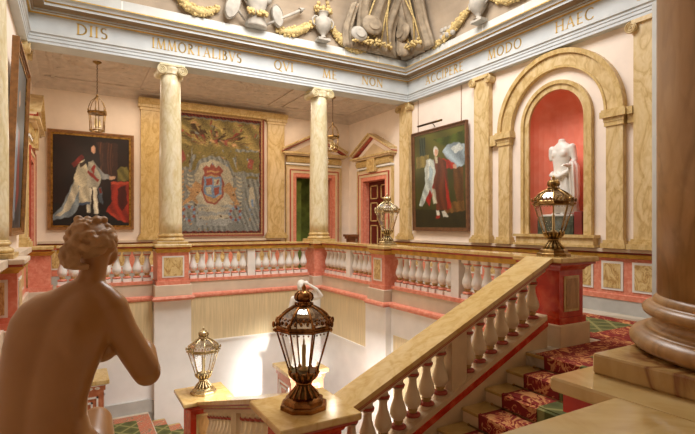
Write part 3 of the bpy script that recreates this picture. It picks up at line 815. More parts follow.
# ------------------------------------------------------------------ doorcases
def doorcase(name, loc, rz, W, H, tablet, door, sc=1):
    r = bpy.data.objects.new(name, None); C.objects.link(r); r.location = loc; r.rotation_euler = (0,0,rz); r['kind'] = 'structure'
    hw = W/2; fr = MB()
    for (o0, o1, d, k) in ((0,.13,.10,0),(.13,.22,.12,1),(.22,.25,.14,2),(.25,.37,.09,1),(.37,.39,.11,3)):
        for s in (-1, 1):
            x = sorted((s*(hw+o0), s*(hw+o1))); fr.box(x[0],x[1],-d,0,0,H+o1,k)
        fr.box(-hw-o0,hw+o0,-d,0,H+o0,H+o1,k)
    for s in (-1, 1):                                           # pink reveals
        x = sorted((s*hw, s*(hw-.02))); fr.box(x[0],x[1],0,.25,0,H,0)
    fr.box(-hw,hw,0,.25,H-.02,H,0)
    fr.build('architrave', ['pink','cream','redline','siennad'], r)
    z = H+.42; p = MB(); p.box(-hw-.4,hw+.4,-.13,0,z,z+.06,1)
    p.prism([(-.06,z+.06),(-.15,z+.09),(-.19,z+.19),(-.15,z+.29),(-.06,z+.32),(0,z+.32),(0,z+.06)], 'x', -hw-.36, hw+.36, 0)
    p.build('frieze', ['siennad','white'], r)
    if tablet: MB().box(-.24,.24,-.23,-.02,z-.14,z+.33).build('tablet', 'panelm', r)
    z += .32; q = MB(); ow = hw+.55; ap = .62
    q.box(-ow+.06,ow-.06,-.24,0,z,z+.05,1); q.box(-ow,ow,-.32,0,z+.05,z+.11,0)
    def rake(y, lo, hi, k):
        for s in (-1, 1):
            q.prism([(s*ow,z+.11+lo),(s*ow,z+.11+hi),(0,z+.11+ap+hi),(0,z+.11+ap+lo)], 'y', y, 0, k)
    rake(-.2,-.0,.04,2); rake(-.26,.04,.09,1); rake(-.34,.09,.14,0)
    q.prism([(-ow+.1,z+.11),(ow-.1,z+.11),(0,z+.11+ap)], 'y', -.08, 0, 3)
    q.prism([(-ow+.5,z+.16),(ow-.5,z+.16),(0,z+.11+ap-.2)], 'y', -.10, 0, 1)
    q.build('pediment', ['sienna','cream','redline','wall'], r)
    if door:
        d = MB(); d.box(-hw+.02,hw-.02,.16,.22,0,H-.02)
        d.build('door_leaf', 'doorred', r)
        g = MB()
        for s in (-1, 1):
            for (z0, z1) in ((.15,.65),(.78,1.7),(1.83,2.5),(2.62,H-.15)):
                x = sorted((s*.1, s*(hw-.14)))
                for (a, b, c, e) in ((x[0],x[1],z0,z0+.035),(x[0],x[1],z1-.035,z1),(x[0],x[0]+.035,z0,z1),(x[1]-.035,x[1],z0,z1)): g.box(a,b,.135,.16,c,e)
        g.build('door_moulding', 'siennad', r)
        MB().ell((.06,.11,1.2),.04).build('door_knob', 'brass', r)
    return r
doorcase('door_1', (7.6,YF,0), 0, 1.44, 3.42, False, False)
doorcase('door_2', (XR,13.8,0), RW, 1.4, 3.25, True, True)
doorcase('door_3', (XL,13.75,0), PI/2, 1.4, 3.25, True, False)
m = MB(); m.box(XL+.0,XL+.02,13.07,14.43,0,3.25); struct(m.build('door_4', 'doorred'))
# slim brass-edged screen standing in the far doorway
m = MB(); m.box(7.02,7.06,YF+.3,YF+.6,0,3.3,0); m.box(7.06,7.3,YF+.42,YF+.48,0,3.3,1)
tag(m.build('door_curtain', ['p_dark','green']), 'dark green hanging just inside the far doorway behind the second column', 'curtain')

# ------------------------------------------------------------------ paintings
def pic(name, label, cat, loc, rz, W, H, fw, shapes, mats, fmats, tilt=0, fd=.09):
    r = thing(name, label, cat, loc, rz); r.rotation_euler = (tilt,0,rz) if rz == 0 else r.rotation_euler
    if tilt and rz: r.rotation_euler = (Matrix.Rotation(rz,3,'Z')@Matrix.Rotation(tilt,3,'X')).to_euler()
    f = MB()
    for (o0, o1, d, k) in ((-.03,.02,.05,1),(.02,fw*.6,fd*.7,0),(fw*.6,fw,fd,0)):
        for s in (-1, 1):
            x = sorted((s*(W/2+o0), s*(W/2+o1))); f.box(x[0],x[1],-d,0,-o1,H+o1,k)
        f.box(-W/2-o0,W/2+o0,-d,0,H+o0,H+o1,k); f.box(-W/2-o0,W/2+o0,-d,0,-o1,-o0,k)
    f.build('picture_frame', fmats, r)
    if mats is None: return r
    c = MB(); c.box(-W/2,W/2,-.03,0,0,H,0)
    for i, (mi, pl) in enumerate(shapes):
        y = -.031-.0006*i
        c.add([(-W/2+u*W, y, v*H) for u, v in pl], [list(range(len(pl)))], mi)
    c.build('canvas', mats, r)
    return r
def E_(cx, cy, rx, ry, n=14): return [(cx+rx*math.cos(2*PI*i/n), cy+ry*math.sin(2*PI*i/n)) for i in range(n)]
import numpy as np
def rgb(h): return np.array([int(h[i:i+2], 16)/255 for i in (0, 2, 4)])
def painted(name, W, H, nx, ny, bg, strokes, parent, seed, grain=.10, rough=.45):
    """flat canvas whose picture is laid down stroke by stroke as pigment on a fine grid"""
    rs = np.random.RandomState(seed)
    U, V = np.meshgrid(np.linspace(0, 1, nx+1), np.linspace(0, 1, ny+1))
    img = bg(U, V)
    wob = .004
    for st in strokes:
        col, poly = rgb(st[0]), np.array(st[1]); amp, fr, an = (st[2] if len(st) > 2 else (.05, 5, .3))
        x0_, y0_ = poly.min(0)-.01; x1_, y1_ = poly.max(0)+.01
        sel = np.where((U >= x0_) & (U <= x1_) & (V >= y0_) & (V <= y1_))
        if len(sel[0]) == 0: continue
        acc = np.zeros(len(sel[0]))
        for dx, dy in ((-.25,-.25),(.25,-.25),(-.25,.25),(.25,.25)):
            u = U[sel]+dx/nx+wob*np.sin(V[sel]*60+seed); v = V[sel]+dy/ny+wob*np.sin(U[sel]*70)
            ins = np.zeros(len(u), bool); j = len(poly)-1
            for i in range(len(poly)):
                xi, yi = poly[i]; xj, yj = poly[j]
                if yi != yj: ins ^= ((yi > v) != (yj > v)) & (u < (xj-xi)*(v-yi)/(yj-yi)+xi)
                j = i
            acc += ins*.25
        u, v = U[sel], V[sel]
        t = u*math.cos(an)+v*math.sin(an)
        mod = 1+amp*np.sin(t*fr*6.283+1.5*np.sin(v*14+u*5))+rs.uniform(-grain, grain, len(u))
        c = np.clip(col[None, :]*mod[:, None], 0, 1)
        img[sel] = img[sel]*(1-acc[:, None])+c*acc[:, None]
    me = bpy.data.meshes.new('canvas'); vs = []; fs = []
    for j in range(ny+1):
        for i in range(nx+1): vs.append((-W/2+W*i/nx, -.034, H*j/ny))
    for j in range(ny):
        for i in range(nx): k = j*(nx+1)+i; fs.append((k, k+1, k+nx+2, k+nx+1))
    n0 = len(vs); vs += [(-W/2,-.004,0),(W/2,-.004,0),(W/2,-.004,H),(-W/2,-.004,H)]
    c = [0, nx, (nx+1)*(ny+1)-1, (nx+1)*ny]
    fs += [(n0+3,n0+2,n0+1,n0)]+[(c[i], n0+i, n0+(i+1) % 4, c[(i+1) % 4]) for i in range(4)]
    me.from_pydata(vs, [], fs)
    at = me.color_attributes.new('pigment', 'FLOAT_COLOR', 'POINT')
    l = np.clip(img.reshape(-1, 3), 0, 1); l = np.where(l <= .04045, l/12.92, ((l+.055)/1.055)**2.4)
    full = np.ones((len(vs), 4)); full[:len(l), :3] = l
    at.data.foreach_set('color', full.astype('f').ravel())
    m, nt, bs = newmat(name+'_pigment'); q = nt.nodes.new('ShaderNodeAttribute'); q.attribute_name = 'pigment'
    nt.links.new(q.outputs['Color'], bs.inputs['Base Color']); bs.inputs['Roughness'].default_value = rough
    me.materials.append(m)
    o = bpy.data.objects.new('canvas', me); C.objects.link(o); o.parent = parent
    return o
def T1(*p): return [((x-50)/300, 1-(y-38)/352) for x, y in p]
F_ = (.13, 7, .25)
def bg1(U, V):
    n = .5+.5*np.sin(U*9+2*np.sin(V*7))*np.sin(V*8+U*3)
    return rgb('22130f')[None, None]*(.75+.5*n[..., None])
S1 = [('38211a', T1((215,60),(300,60),(300,200),(215,200))), ('50301f', T1((224,62),(240,62),(240,185),(224,185)), (.3,30,0)), ('47291c', T1((256,62),(280,62),(280,185),(256,185)), (.3,30,0)),
 ('1a1614', T1((50,300),(350,330),(350,390),(50,390))),
 ('7f8c94', T1((150,175),(108,265),(88,312),(50,350),(54,367),(125,352),(152,310),(165,230)), F_), ('c2bca6', T1((140,200),(116,262),(92,325),(60,352),(80,352),(120,322),(150,250)), F_),
 ('c9c2a8', T1((152,140),(186,122),(203,160),(188,220),(190,296),(165,306),(148,300),(160,240),(130,228),(133,190)), (.12, 7, .9)), ('3b2b1c', T1((150,150),(176,132),(182,142),(156,164))),
 ('7a2219', T1((120,152),(160,112),(172,124),(133,165)), F_), ('1d1713', T1((170,120),(196,112),(198,150),(186,170),(176,150))),
 ('8e2a1c', T1((272,215),(350,213),(350,380),(325,372),(300,345),(252,334),(276,290)), (.16, 6, .2)), ('4a120c', T1((300,240),(330,225),(340,300),(315,330),(300,300)), F_),
 ('a83c2a', T1((255,330),(300,345),(335,375),(300,365)), F_), ('b4472f', T1((272,213),(350,211),(350,222),(272,224))),
 ('a9a697', T1((184,140),(216,130),(242,188),(222,243),(178,236)), (.10, 8, .6)), ('8e2318', T1((184,172),(228,208),(220,216),(180,182))), ('8e2318', T1((196,168),(206,150),(214,156),(204,190))),
 ('c8c3b0', T1((182,236),(199,240),(193,336),(178,338)), (.2, 6, 0)), ('cfcab6', T1((202,240),(218,236),(224,340),(206,342)), (.2, 6, 0)), ('c6bea4', T1((150,240),(186,232),(192,302),(150,308)), F_), ('44536a', T1((150,300),(192,294),(190,304),(150,310))),
 ('8d9295', T1((212,150),(246,183),(270,190),(268,204),(238,206)), F_), ('bf9a82', T1((266,190),(292,193),(290,204),(268,206))),
 ('241510', T1((188,80),(204,66),(222,74),(232,130),(232,168),(208,142),(196,112))), ('c59a7e', T1((196,82),(204,76),(213,84),(213,100),(205,110),(197,100)), (.15, 8, 0)),
 ('6b6232', T1((298,165),(312,152),(336,152),(347,168),(347,208),(300,210)), (.15, 8, .5)), ('55606c', T1((222,240),(236,236),(242,304),(226,296)), F_), ('7a2a20', T1((226,242),(234,240),(236,262),(228,262)))]
p = pic('portrait_painting', 'dark full-length portrait of a robed figure beside a red-draped table, on the far left wall', 'painting', (.49,YF,1.66), 0, 2.0, 2.62, .10, [], None, ['frame','goldframe'])
painted('robed_portrait', 2.0, 2.62, 110, 140, bg1, S1, p, 1)
def T2(*p):
    o = []
    for x, y in p:
        u = (x-18)/182; t = 75-37*u; o.append((u, 1-(y-t)/(397-t)))
    return o
def bg2(U, V):
    n = .5+.5*np.sin(U*7+2*np.sin(V*6))*np.sin(V*7+U*5)
    return rgb('4c4a1c')[None, None]*(.55+.6*n[..., None]*V[..., None]+.15)
S2 = [('2c2812', T2((18,330),(200,335),(200,397),(18,397))), ('2f3a2c', T2((40,85),(62,80),(62,150),(40,150)), (.3, 20, 0)), ('8d9ca2', T2((122,132),(140,108),(170,95),(196,100),(196,180),(165,190),(142,160)), (.2, 5, .9)), ('b7bcb4', T2((150,120),(180,105),(192,125),(165,140))),
 ('3e4a16', T2((90,90),(150,78),(198,60),(198,110),(170,100),(130,112)), (.2, 5, .4)), ('7a6a34', T2((26,150),(75,140),(75,180),(26,190)), F_),
 ('5a3a1c', T2((158,190),(190,185),(192,330),(175,320),(160,260)), F_), ('6b4a22', T2((120,310),(190,300),(195,335),(130,345)), F_),
 ('8d2218', T2((68,172),(92,160),(92,260),(74,320),(60,300),(66,240)), F_), ('9c2a1e', T2((108,152),(142,160),(166,176),(160,192),(130,188)), F_),
 ('5e2f1c', T2((84,165),(112,150),(136,166),(148,330),(100,335),(92,260)), (.12, 7, .1)), ('8d2218', T2((128,200),(152,325),(138,335)), F_),
 ('a9b0a6', T2((70,155),(92,158),(99,200),(86,250),(84,280),(76,262),(60,300),(46,322),(34,316),(60,240),(58,190)), (.14, 7, .5)), ('c4c8bc', T2((64,160),(76,158),(80,210),(66,230)), F_), ('8ea0a4', T2((76,180),(90,190),(84,230),(74,230)), F_),
 ('c4bfae', T2((98,334),(108,334),(112,358),(100,358))), ('c4bfae', T2((116,336),(128,336),(142,356),(124,358))), ('b0a890', T2((84,255),(96,262),(102,310),(88,312)), F_), ('8a2a1e', T2((100,350),(112,352),(112,362),(96,362))),
 ('c79c80', T2((158,178),(170,176),(170,190),(160,192))), ('c9c4b6', E_(.45,.79,.05,.052)), ('c99c80', E_(.458,.775,.034,.04)), ('b5a98a', T2((96,148),(106,148),(106,170),(98,172)))]
p = pic('portrait_painting', 'olive-green full-length portrait of a figure in white wig and red robe on the right wall', 'painting', (XR-.03,10.42,1.60), RW, 2.2, 2.80, .07, [], None, ['framed','framed'], .02)
painted('wigged_portrait', 2.2, 2.80, 110, 140, bg2, S2, p, 2)
def bg3(U, V):
    n = .5+.5*np.sin(U*6+V*3)*np.sin(V*7-U*2)
    return rgb('3c4448')[None, None]*(.6+.6*n[..., None])
p = pic('portrait_painting', 'dark portrait in a narrow gilt frame seen almost edge-on along the left wall', 'painting', (XL+.03,10.15,1.62), PI/2, 2.1, 2.95, .09, [], None, ['frame','goldframe'], .035, .1)
painted('edge_on_portrait', 2.1, 2.95, 60, 80, bg3, [('23262a', [(.15,0),(.85,0),(.7,.6),(.5,.8),(.3,.6)], F_), ('7c8894', [(.2,.1),(.45,.05),(.5,.6),(.36,.62)], F_), ('7a2a22', [(.5,.1),(.72,.2),(.62,.6),(.5,.6)], F_), ('b08a72', E_(.5,.78,.06,.05))], p, 3)
# picture lamp above the green portrait
m = MB(); m.tube([(XR-.22,10.15,4.62),(XR-.22,11.2,4.62)], .03, 10); m.tube([(XR,10.68,4.55),(XR-.12,10.68,4.66),(XR-.22,10.68,4.63)], .012, 6)
tag(m.build('picture_lamp', 'chain'), 'thin dark picture light rod above the olive-green portrait', 'lamp')
for y, sd in ((9.6,'right'), (11.45,'left')):
    m = MB(); m.tube([(XR-.01,y,4.4),(XR-.01,y,ZA+.02)], .008, 6)
    tag(m.build('picture_wire', 'frame'), 'thin hanging rod above the %s end of the olive-green portrait' % sd, 'wire')

def T3(*p): return [((x-18)/270, 1-(y-24)/394) for x, y in p]
TC = ['74756f','6f6238','493420','a29a86','a27f58','4a3322','84473a','6c7f96','8a8b86']
def bg4(U, V):
    n = .5+.5*np.sin(U*17+3*np.sin(V*11))*np.sin(V*19+U*7)
    return rgb('696a62')[None, None]*(.95+.1*n[..., None])
S3 = [(0, T3((22,40),(284,40),(284,410),(22,410))), (2, T3((22,40),(284,44),(284,130),(220,120),(140,135),(80,128),(22,110)))]
rr = random.Random(3)
for i in range(70):
    x, y = rr.uniform(30,275), rr.uniform(45,122); a = rr.uniform(0,PI); l = rr.uniform(6,20); w = rr.uniform(2,5)
    S3.append((rr.choice((1,1,1,2,4,6,0)), T3((x-l*math.cos(a),y-l*math.sin(a)*.6),(x+w,y-w),(x+l*math.cos(a),y+l*math.sin(a)*.6),(x-w,y+w))))
S3 += [(1, T3((22,120),(80,130),(70,200),(22,205))), (1, T3((205,140),(282,135),(282,210),(210,205))), (6, T3((34,150),(55,145),(62,180),(45,192))), (6, T3((245,160),(262,165),(258,200),(243,190))),
 (1, T3((80,128),(205,128),(205,160),(80,160))), (0, T3((60,205),(95,205),(95,345),(60,345))), (0, T3((200,205),(235,205),(235,345),(200,345))),
 (1, T3((75,210),(90,160),(140,135),(195,160),(212,210),(200,210),(186,175),(140,152),(98,175),(86,210))),
 (3, T3((88,330),(86,225),(100,190),(140,170),(182,190),(198,225),(198,330))), (4, T3((40,210),(56,210),(56,340),(40,340))), (3, T3((44,220),(52,220),(52,332),(44,332)))]
for i in range(9): S3.append((0, T3((38,222+i*13),(58,222+i*13),(58,227+i*13),(38,227+i*13)))); S3.append((3, T3((66,222+i*13),(84,228+i*13),(82,232+i*13),(66,228+i*13)))); S3.append((3, T3((208,222+i*13),(226,228+i*13),(224,232+i*13),(208,228+i*13))))
S3 += [(6, [(u, v) for u, v in [( (138+34*math.cos(a)-18)/270, 1-(262+58*math.sin(a)-24)/394) for a in [2*PI*i/22 for i in range(22)]]]), (4, [( (138+28*math.cos(a)-18)/270, 1-(264+50*math.sin(a)-24)/394) for a in [2*PI*i/22 for i in range(22)]])]
S3 += [(7, T3((112,228),(164,228),(164,285),(138,300),(112,285))), (6, T3((118,234),(136,234),(136,256),(118,256))), (3, T3((140,234),(158,234),(158,256),(140,256))), (6, T3((142,262),(158,262),(156,284),(142,290))), (3, T3((118,262),(134,262),(134,290),(119,284))), (6, T3((150,238),(156,238),(152,252),(146,252))),
 (6, T3((108,205),(120,190),(128,198),(138,182),(148,198),(156,190),(168,205),(160,222),(116,222))), (4, T3((120,208),(156,208),(156,214),(120,214))),
 # supporters rearing either side of the shield
 (4, T3((98,250),(108,262),(104,276),(92,290),(88,300),(98,312),(92,320),(78,306),(60,322),(50,322),(68,298),(74,280),(66,270),(60,258),(76,264),(84,252),(88,244))),
 (4, T3((178,250),(168,262),(172,276),(186,290),(192,300),(204,312),(196,322),(186,308),(206,322),(224,318),(208,300),(204,280),(210,262),(200,262),(192,252),(186,244))),
 (8, T3((90,318),(140,325),(196,318),(196,390),(90,390))), (3, T3((92,330),(150,322),(190,332),(160,345),(100,342))), (3, T3((96,360),(180,352),(192,362),(110,372)))]
for cx in (70, 205):
    for i in range(12):
        a = 2*PI*i/12; S3.append((6 if i % 2 else 7, T3((cx+16*math.cos(a)-5,350+22*math.sin(a)),(cx+16*math.cos(a),350+22*math.sin(a)-6),(cx+16*math.cos(a)+5,350+22*math.sin(a)),(cx+16*math.cos(a),350+22*math.sin(a)+6))))
    S3.append((0, T3((cx-20,380),(cx+20,380),(cx+26,408),(cx-26,408))))
for i in range(170):
    x, y = rr.uniform(26,280), rr.uniform(130,405)
    if 95 < x < 190 and 190 < y < 330: continue
    a = rr.uniform(0,PI); l = rr.uniform(2,7); w = rr.uniform(1,3)
    S3.append((rr.choice((0,1,2,2,3,4,7,8)), T3((x-l*math.cos(a),y-l*math.sin(a)),(x+w,y-w),(x+l*math.cos(a),y+l*math.sin(a)),(x-w,y+w))))
S3 += [(3, T3((250,260),(262,258),(266,300),(262,330),(250,328),(246,300))), (7, T3((254,300),(262,300),(262,326),(256,326))), (1, T3((240,220),(276,220),(276,228),(240,228)))]
fan = []
for i in range(90):
    a = rr.uniform(.1, PI-.1); l0 = rr.uniform(5, 50); l1 = l0+rr.uniform(12, 60); w = rr.uniform(2.5, 8)
    cx, cy = 140+rr.uniform(-30,30), 128
    c_, s_ = math.cos(a)*1.5, math.sin(a)
    q = [(cx+l0*c_, cy-l0*s_*.8), (cx+l1*c_+w, cy-l1*s_*.8), (cx+l1*c_*1.05, cy-l1*s_*.84), (cx+l1*c_-w, cy-l1*s_*.8)]
    q = [(min(284, max(22, x)), max(38, y)) for x, y in q]
    fan.append((rr.choice(['4a3420','8a7844','6b5a30','3a2a1a','9a8650','6d3327','57513a']), T3(*q), (.1, 9, .5)))
paint_ = [(TC[k], pl, (.05, 5, .7)) for k, pl in S3]
paint_ = [('7d6c40', T3((22,40),(284,40),(284,130),(22,130)), (.2, 8, .9))]+[q for q in paint_ if q[1] is not S3[0][1] and q[1] is not S3[1][1]]
paint_ = [(TC[0], S3[0][1], (.15, 20, .4))]+[paint_[0]]+fan+paint_[1:]
for (x0_, x1_, y0_, y1_) in ((18,288,24,36),(18,288,408,418),(18,26,24,418),(280,288,24,418)):
    paint_.append(('57231a', T3((x0_,y0_),(x1_,y0_),(x1_,y1_),(x0_,y1_)), (.3, 40, .78)))
p = pic('tapestry', 'large framed armorial tapestry with two supporters round a crowned shield', 'tapestry', (4.12,YF,1.40), 0, 3.0, 3.88, .07, [], None, ['t_red','t_tan'])
painted('armorial_tapestry', 3.0, 3.88, 140, 180, bg4, paint_, p, 4, .16, .9)
m = MB(); m.mould([(0,5.30),(.10,5.32),(.12,5.38),(.2,5.46),(.22,5.52),(0,5.53)], [(6.5,YF-.08),(1.7,YF-.08)], 0)
tag(m.build('gilt_cornice', 'siennad'), 'gilt cornice moulding spanning above the tapestry and its pilasters', 'moulding')

# ------------------------------------------------------------------ lanterns
def ngon(r, z, n=8, a0=PI/8): return [(r*math.cos(a0+2*PI*i/n), r*math.sin(a0+2*PI*i/n), z) for i in range(n)]
def bar(m, p, q, w, k=0): m.tube([p, q], w, 5, k)
def newel_lantern(label, loc, mt, rz, sc=1, candle='candle'):
    r = thing('newel_lantern', label, 'lantern', loc, rz, None); r.scale = (sc,sc,sc)
    b = MB(); b.loft([ngon(.235,0),ngon(.235,.035),ngon(.22,.045),ngon(.20,.05),ngon(.195,.085),ngon(.17,.10),ngon(.145,.11)], 0, False)
    b.build('base', mt, r)
    s = MB(); fl = []
    for (rr_, z) in ((.14,.11),(.135,.13),(.10,.17),(.07,.215),(.058,.23),(.08,.243),(.06,.256)):
        fl.append([(rr_*(1+(.09 if i % 2 else -.09)*(z < .22))*math.cos(2*PI*i/32), rr_*(1+(.09 if i % 2 else -.09)*(z < .22))*math.sin(2*PI*i/32), z) for i in range(32)])
    s.loft([[(p[0]*.93,p[1]*.93,p[2]) for p in f_] if f_[0][2] < .22 else f_ for f_ in fl], 1, True)
    for i in range(14):
        a = 2*PI*i/14; s.tube([(q*math.cos(a),q*math.sin(a),z) for q, z in ((.14,.11),(.134,.13),(.10,.17),(.07,.212),(.062,.23))], [.014,.015,.011,.008,.007], 6)
    s.lathe([(.062,.225),(.085,.236),(.085,.246),(.06,.258)], 24)
    s.build('stem', [mt,'chain'], r)
    w = MB(); fl = []
    for (rr_, z) in ((.06,.255),(.085,.27),(.118,.30),(.138,.335),(.142,.35)):
        fl.append([(rr_*(1+.05*math.cos(8*a))*math.cos(a), rr_*(1+.05*math.cos(8*a))*math.sin(a), z) for a in [2*PI*i/48 for i in range(48)]])
    w.loft(fl, 1, True)
    for i in range(16):
        a = 2*PI*i/16; w.tube([(q*math.cos(a),q*math.sin(a),z) for q, z in ((.062,.256),(.09,.27),(.124,.30),(.143,.335),(.146,.35))], [.008,.012,.014,.014,.012], 6)
    for p in ngon(.138,.35): w.ell(p, (.02,.02,.03), 0, 8, 6)
    w.build('bowl', [mt,'chain'], r)
    A, B = ngon(.14,.345), ngon(.272,.765)
    f = MB()
    for p, q in zip(A, B): bar(f, p, q, .009)
    for R_ in (A, B):
        for i in range(8): bar(f, R_[i], R_[(i+1) % 8], .010)
    f.build('glazing_frame', mt, r)
    g = MB()
    for i in range(8): g.add([A[i], A[(i+1) % 8], B[(i+1) % 8], B[i]], [(0,1,2,3)])
    g.build('glass', 'glass', r)
    c = MB(); c.lathe([(.03,.36),(.034,.38),(.02,.385),(.02,.60),(.008,.605),(.012,.63),(.004,.665)], 12); c.lathe([(.05,.36),(.05,.37)], 12)
    c.build('candle', candle, r)
    R = MB(); R.loft([ngon(.272,.76),ngon(.285,.765),ngon(.285,.78),ngon(.278,.785),ngon(.278,.80),ngon(.29,.807),ngon(.28,.815),ngon(.262,.81),ngon(.262,.765)], 0, False, False, True)
    for i, p in enumerate(ngon(.30,.80)):
        R.ell((p[0],p[1],.825), (.016,.016,.032), 0, 8, 6); R.ell((p[0]*.97,p[1]*.97,.772), .016, 0, 8, 6)
    for i in range(8):
        p, q = Vector(ngon(.295,.74)[i]), Vector(ngon(.295,.74)[(i+1) % 8])
        for t in (.2,.4,.6,.8): R.ell(p.lerp(q,t)*.98+Vector((0,0,.02)), (.008,.008,.010), 0, 6, 5)
    R.build('rim', mt, r)
    D = MB(); prof = [(.275,.812),(.262,.85),(.232,.892),(.185,.93),(.125,.965),(.085,.985),(.06,1.0)]
    for i in range(8):
        a = PI/8+2*PI*i/8
        D.tube([(rr_*math.cos(a), rr_*math.sin(a), z) for rr_, z in prof], .012, 6)
        # pierced leaf scrolls at the foot of each dome panel
        for t in (-.22,0,.22):
            aa = a+PI/8+t; D.ell((.265*math.cos(aa),.265*math.sin(aa),.85), (.014,.014,.02), 0, 7, 5); D.ell((.235*math.cos(aa+.08),.235*math.sin(aa+.08),.883), (.010,.010,.010), 0, 7, 5)
    D.lathe([(.10,.972),(.105,.978),(.09,.986),(.086,.98)], 24)
    d = D.build('dome', mt, r)
    G = MB(); G.loft([ngon(rr_*.97,z) for rr_, z in prof], 0, False, False); G.build('dome_glass', 'glassd' if mt != 'silverb' else 'glassp', d)
    K = MB(); K.lathe([(.05,.975),(.075,.985),(.08,1.0),(.06,1.012),(.05,1.02),(.07,1.035),(.085,1.06),(.082,1.09),(.06,1.115),(.03,1.13),(.015,1.135),(.022,1.15),(.024,1.165),(.012,1.18),(.003,1.2)], 20)
    for i in range(8):
        a = 2*PI*i/8; K.ell((.078*math.cos(a),.078*math.sin(a),1.005), .016, 0, 7, 5); K.tube([(.085*math.cos(a)*q,.085*math.sin(a)*q,z) for q, z in ((.85,1.03),(1.08,1.06),(1.0,1.095),(.5,1.13))], .007, 5)
    K.build('crown', mt, r)
    return r
a0 = math.radians(-30)+PI/8*0
newel_lantern('largest bronze lantern, on the square newel cap in the centre foreground', (2.03,4.40,-.14), 'copper', a0, 1.04, 'candleb')
newel_lantern('brass lantern on the red newel at the top of the stairs, before the niche', (6.1,4.53,ZB), 'brass', a0, .985)
newel_lantern('small pale brass lantern at lower left on the low newel', (2.07,8.85,-1.36), 'silverb', a0, 1.0)
newel_lantern('small pale brass lantern on the far pedestal of the right balustrade', (6.05,8.72,ZB), 'silverb', a0, .96)

def hanging(label, loc):
    r = thing('hanging_lantern', label, 'lantern', loc, .3)     # origin at ceiling hook
    c = MB(); c.lathe([(.10,0),(.10,-.02),(.05,-.05),(.02,-.07)], 16); c.build('ceiling_hook', 'brass', r)
    k = MB(); z = -.06; i = 0
    while z > -.80:
        pts = [(.014*math.cos(t)*(i % 2), .014*math.cos(t)*((i+1) % 2), z-.022+.028*math.sin(t)) for t in [2*PI*j/8 for j in range(8)]]
        k.tube(pts, .005, 5, 0, True); z -= .044; i += 1
    k.build('chain', 'chain', r)
    n = 6; R0, R1 = .19, .165; zt, zb = -1.28, -1.68
    f = MB(); A, B = ngon(R0,zt,n,0), ngon(R1,zb,n,0)
    for p, q in zip(A, B): bar(f, p, q, .012)
    f.loft([ngon(R0+.03,zt,n,0),ngon(R0+.04,zt+.03,n,0),ngon(R0+.02,zt+.06,n,0),ngon(R0-.02,zt+.06,n,0),ngon(R0-.02,zt,n,0)], 0, False, False, True)
    f.loft([ngon(R1+.02,zb-.02,n,0),ngon(R1+.02,zb+.01,n,0),ngon(R1-.02,zb+.01,n,0),ngon(R1-.02,zb-.02,n,0)], 0, False, False, True)
    for p in A: f.ell((p[0]*1.08,p[1]*1.08,zt+.08), (.02,.02,.04), 0, 8, 6)
    f.build('lantern_frame', 'brass', r)
    h = MB()
    for p in A: h.tube([(p[0]*q,p[1]*q,zz) for q, zz in ((1.0,zt+.06),(1.02,zt+.16),(.75,zt+.30),(.3,zt+.38),(.06,zt+.44))], .009, 6)
    h.lathe([(.01,zt+.42),(.035,zt+.44),(.02,zt+.47),(.008,zt+.5)], 12); h.build('scroll_stay', 'brass', r)
    g = MB()
    for j in range(n): g.add([A[j],A[(j+1) % n],B[(j+1) % n],B[j]], [(0,1,2,3)])
    g.build('glass', 'glass', r)
    s = MB()
    for j in range(3):
        a = 2*PI*j/3; s.lathe([(.014,zb+.10),(.014,zb+.26),(.004,zb+.30)], 10, (.06*math.cos(a),.06*math.sin(a),0)); s.tube([(.06*math.cos(a),.06*math.sin(a),zb+.1),(0,0,zb)], .006, 5)
    s.build('candles', 'candle', r)
    return r
hl = hanging('hanging glass lantern on a chain in front of the dark portrait, far left', (.52,13.15,ZC))
dup(hl, 'hanging glass lantern on a chain between the two pedimented doorways', (7.03,13.1,ZC), .1)

# ------------------------------------------------------------------ attic reliefs in the cove
def covpt(side, along, a, out=0):
    o, z = cov(a); o += math.cos(a)*out; z -= math.sin(a)*out
    return (along, BY1-o, z) if side == 'far' else (BX1-o, along, z)
def garland(side, a0, a1, h0, h1, dip, lb):
    m = MB(); rg = random.Random(int(abs(a0)*100)); n = 34; pts = []
    for i in range(n+1):
        t = i/n; x = a0+(a1-a0)*t; h = h0+(h1-h0)*t-dip*4*t*(1-t); pts.append((x, h, .05+.06*math.sin(PI*t)))
    m.tube([covpt(side, x, h/RC, .06) for x, h, r_ in pts], [r_ for *_, r_ in pts], 8)
    for i in range(150):
        x, h, r_ = pts[rg.randrange(n+1)]; a = rg.uniform(0, 2*PI); q = r_*rg.uniform(.75,1.15)
        m.ell(covpt(side, x+q*math.cos(a)*.9, (h+q*math.sin(a))/RC, .06+r_*.6*rg.random()), rg.uniform(.025,.05), 0, 6, 5)
    tag(m.build('garland', 'giltleaf'), lb, 'garland')
garland('far', 1.95, 3.0, .55, .30, .30, 'gilt leaf garland at upper left of the far cove, left of the trophy')
garland('far', 4.55, 5.62, .10, .55, .16, 'gilt leaf garland between the central trophy and the urn')
garland('far', 6.0, 7.2, .62, .06, .25, 'gilt leaf garland falling right from the urn to the corner')
garland('right', 10.2, 8.75, .02, .55, .06, 'gilt leaf garland rising from the corner to the right-hand urn')
garland('right', 8.15, 6.6, .55, .55, .32, 'gilt leaf garland right of the right-hand urn')
def rotf(ax, ang): return Matrix.Rotation(ang, 3, ax)
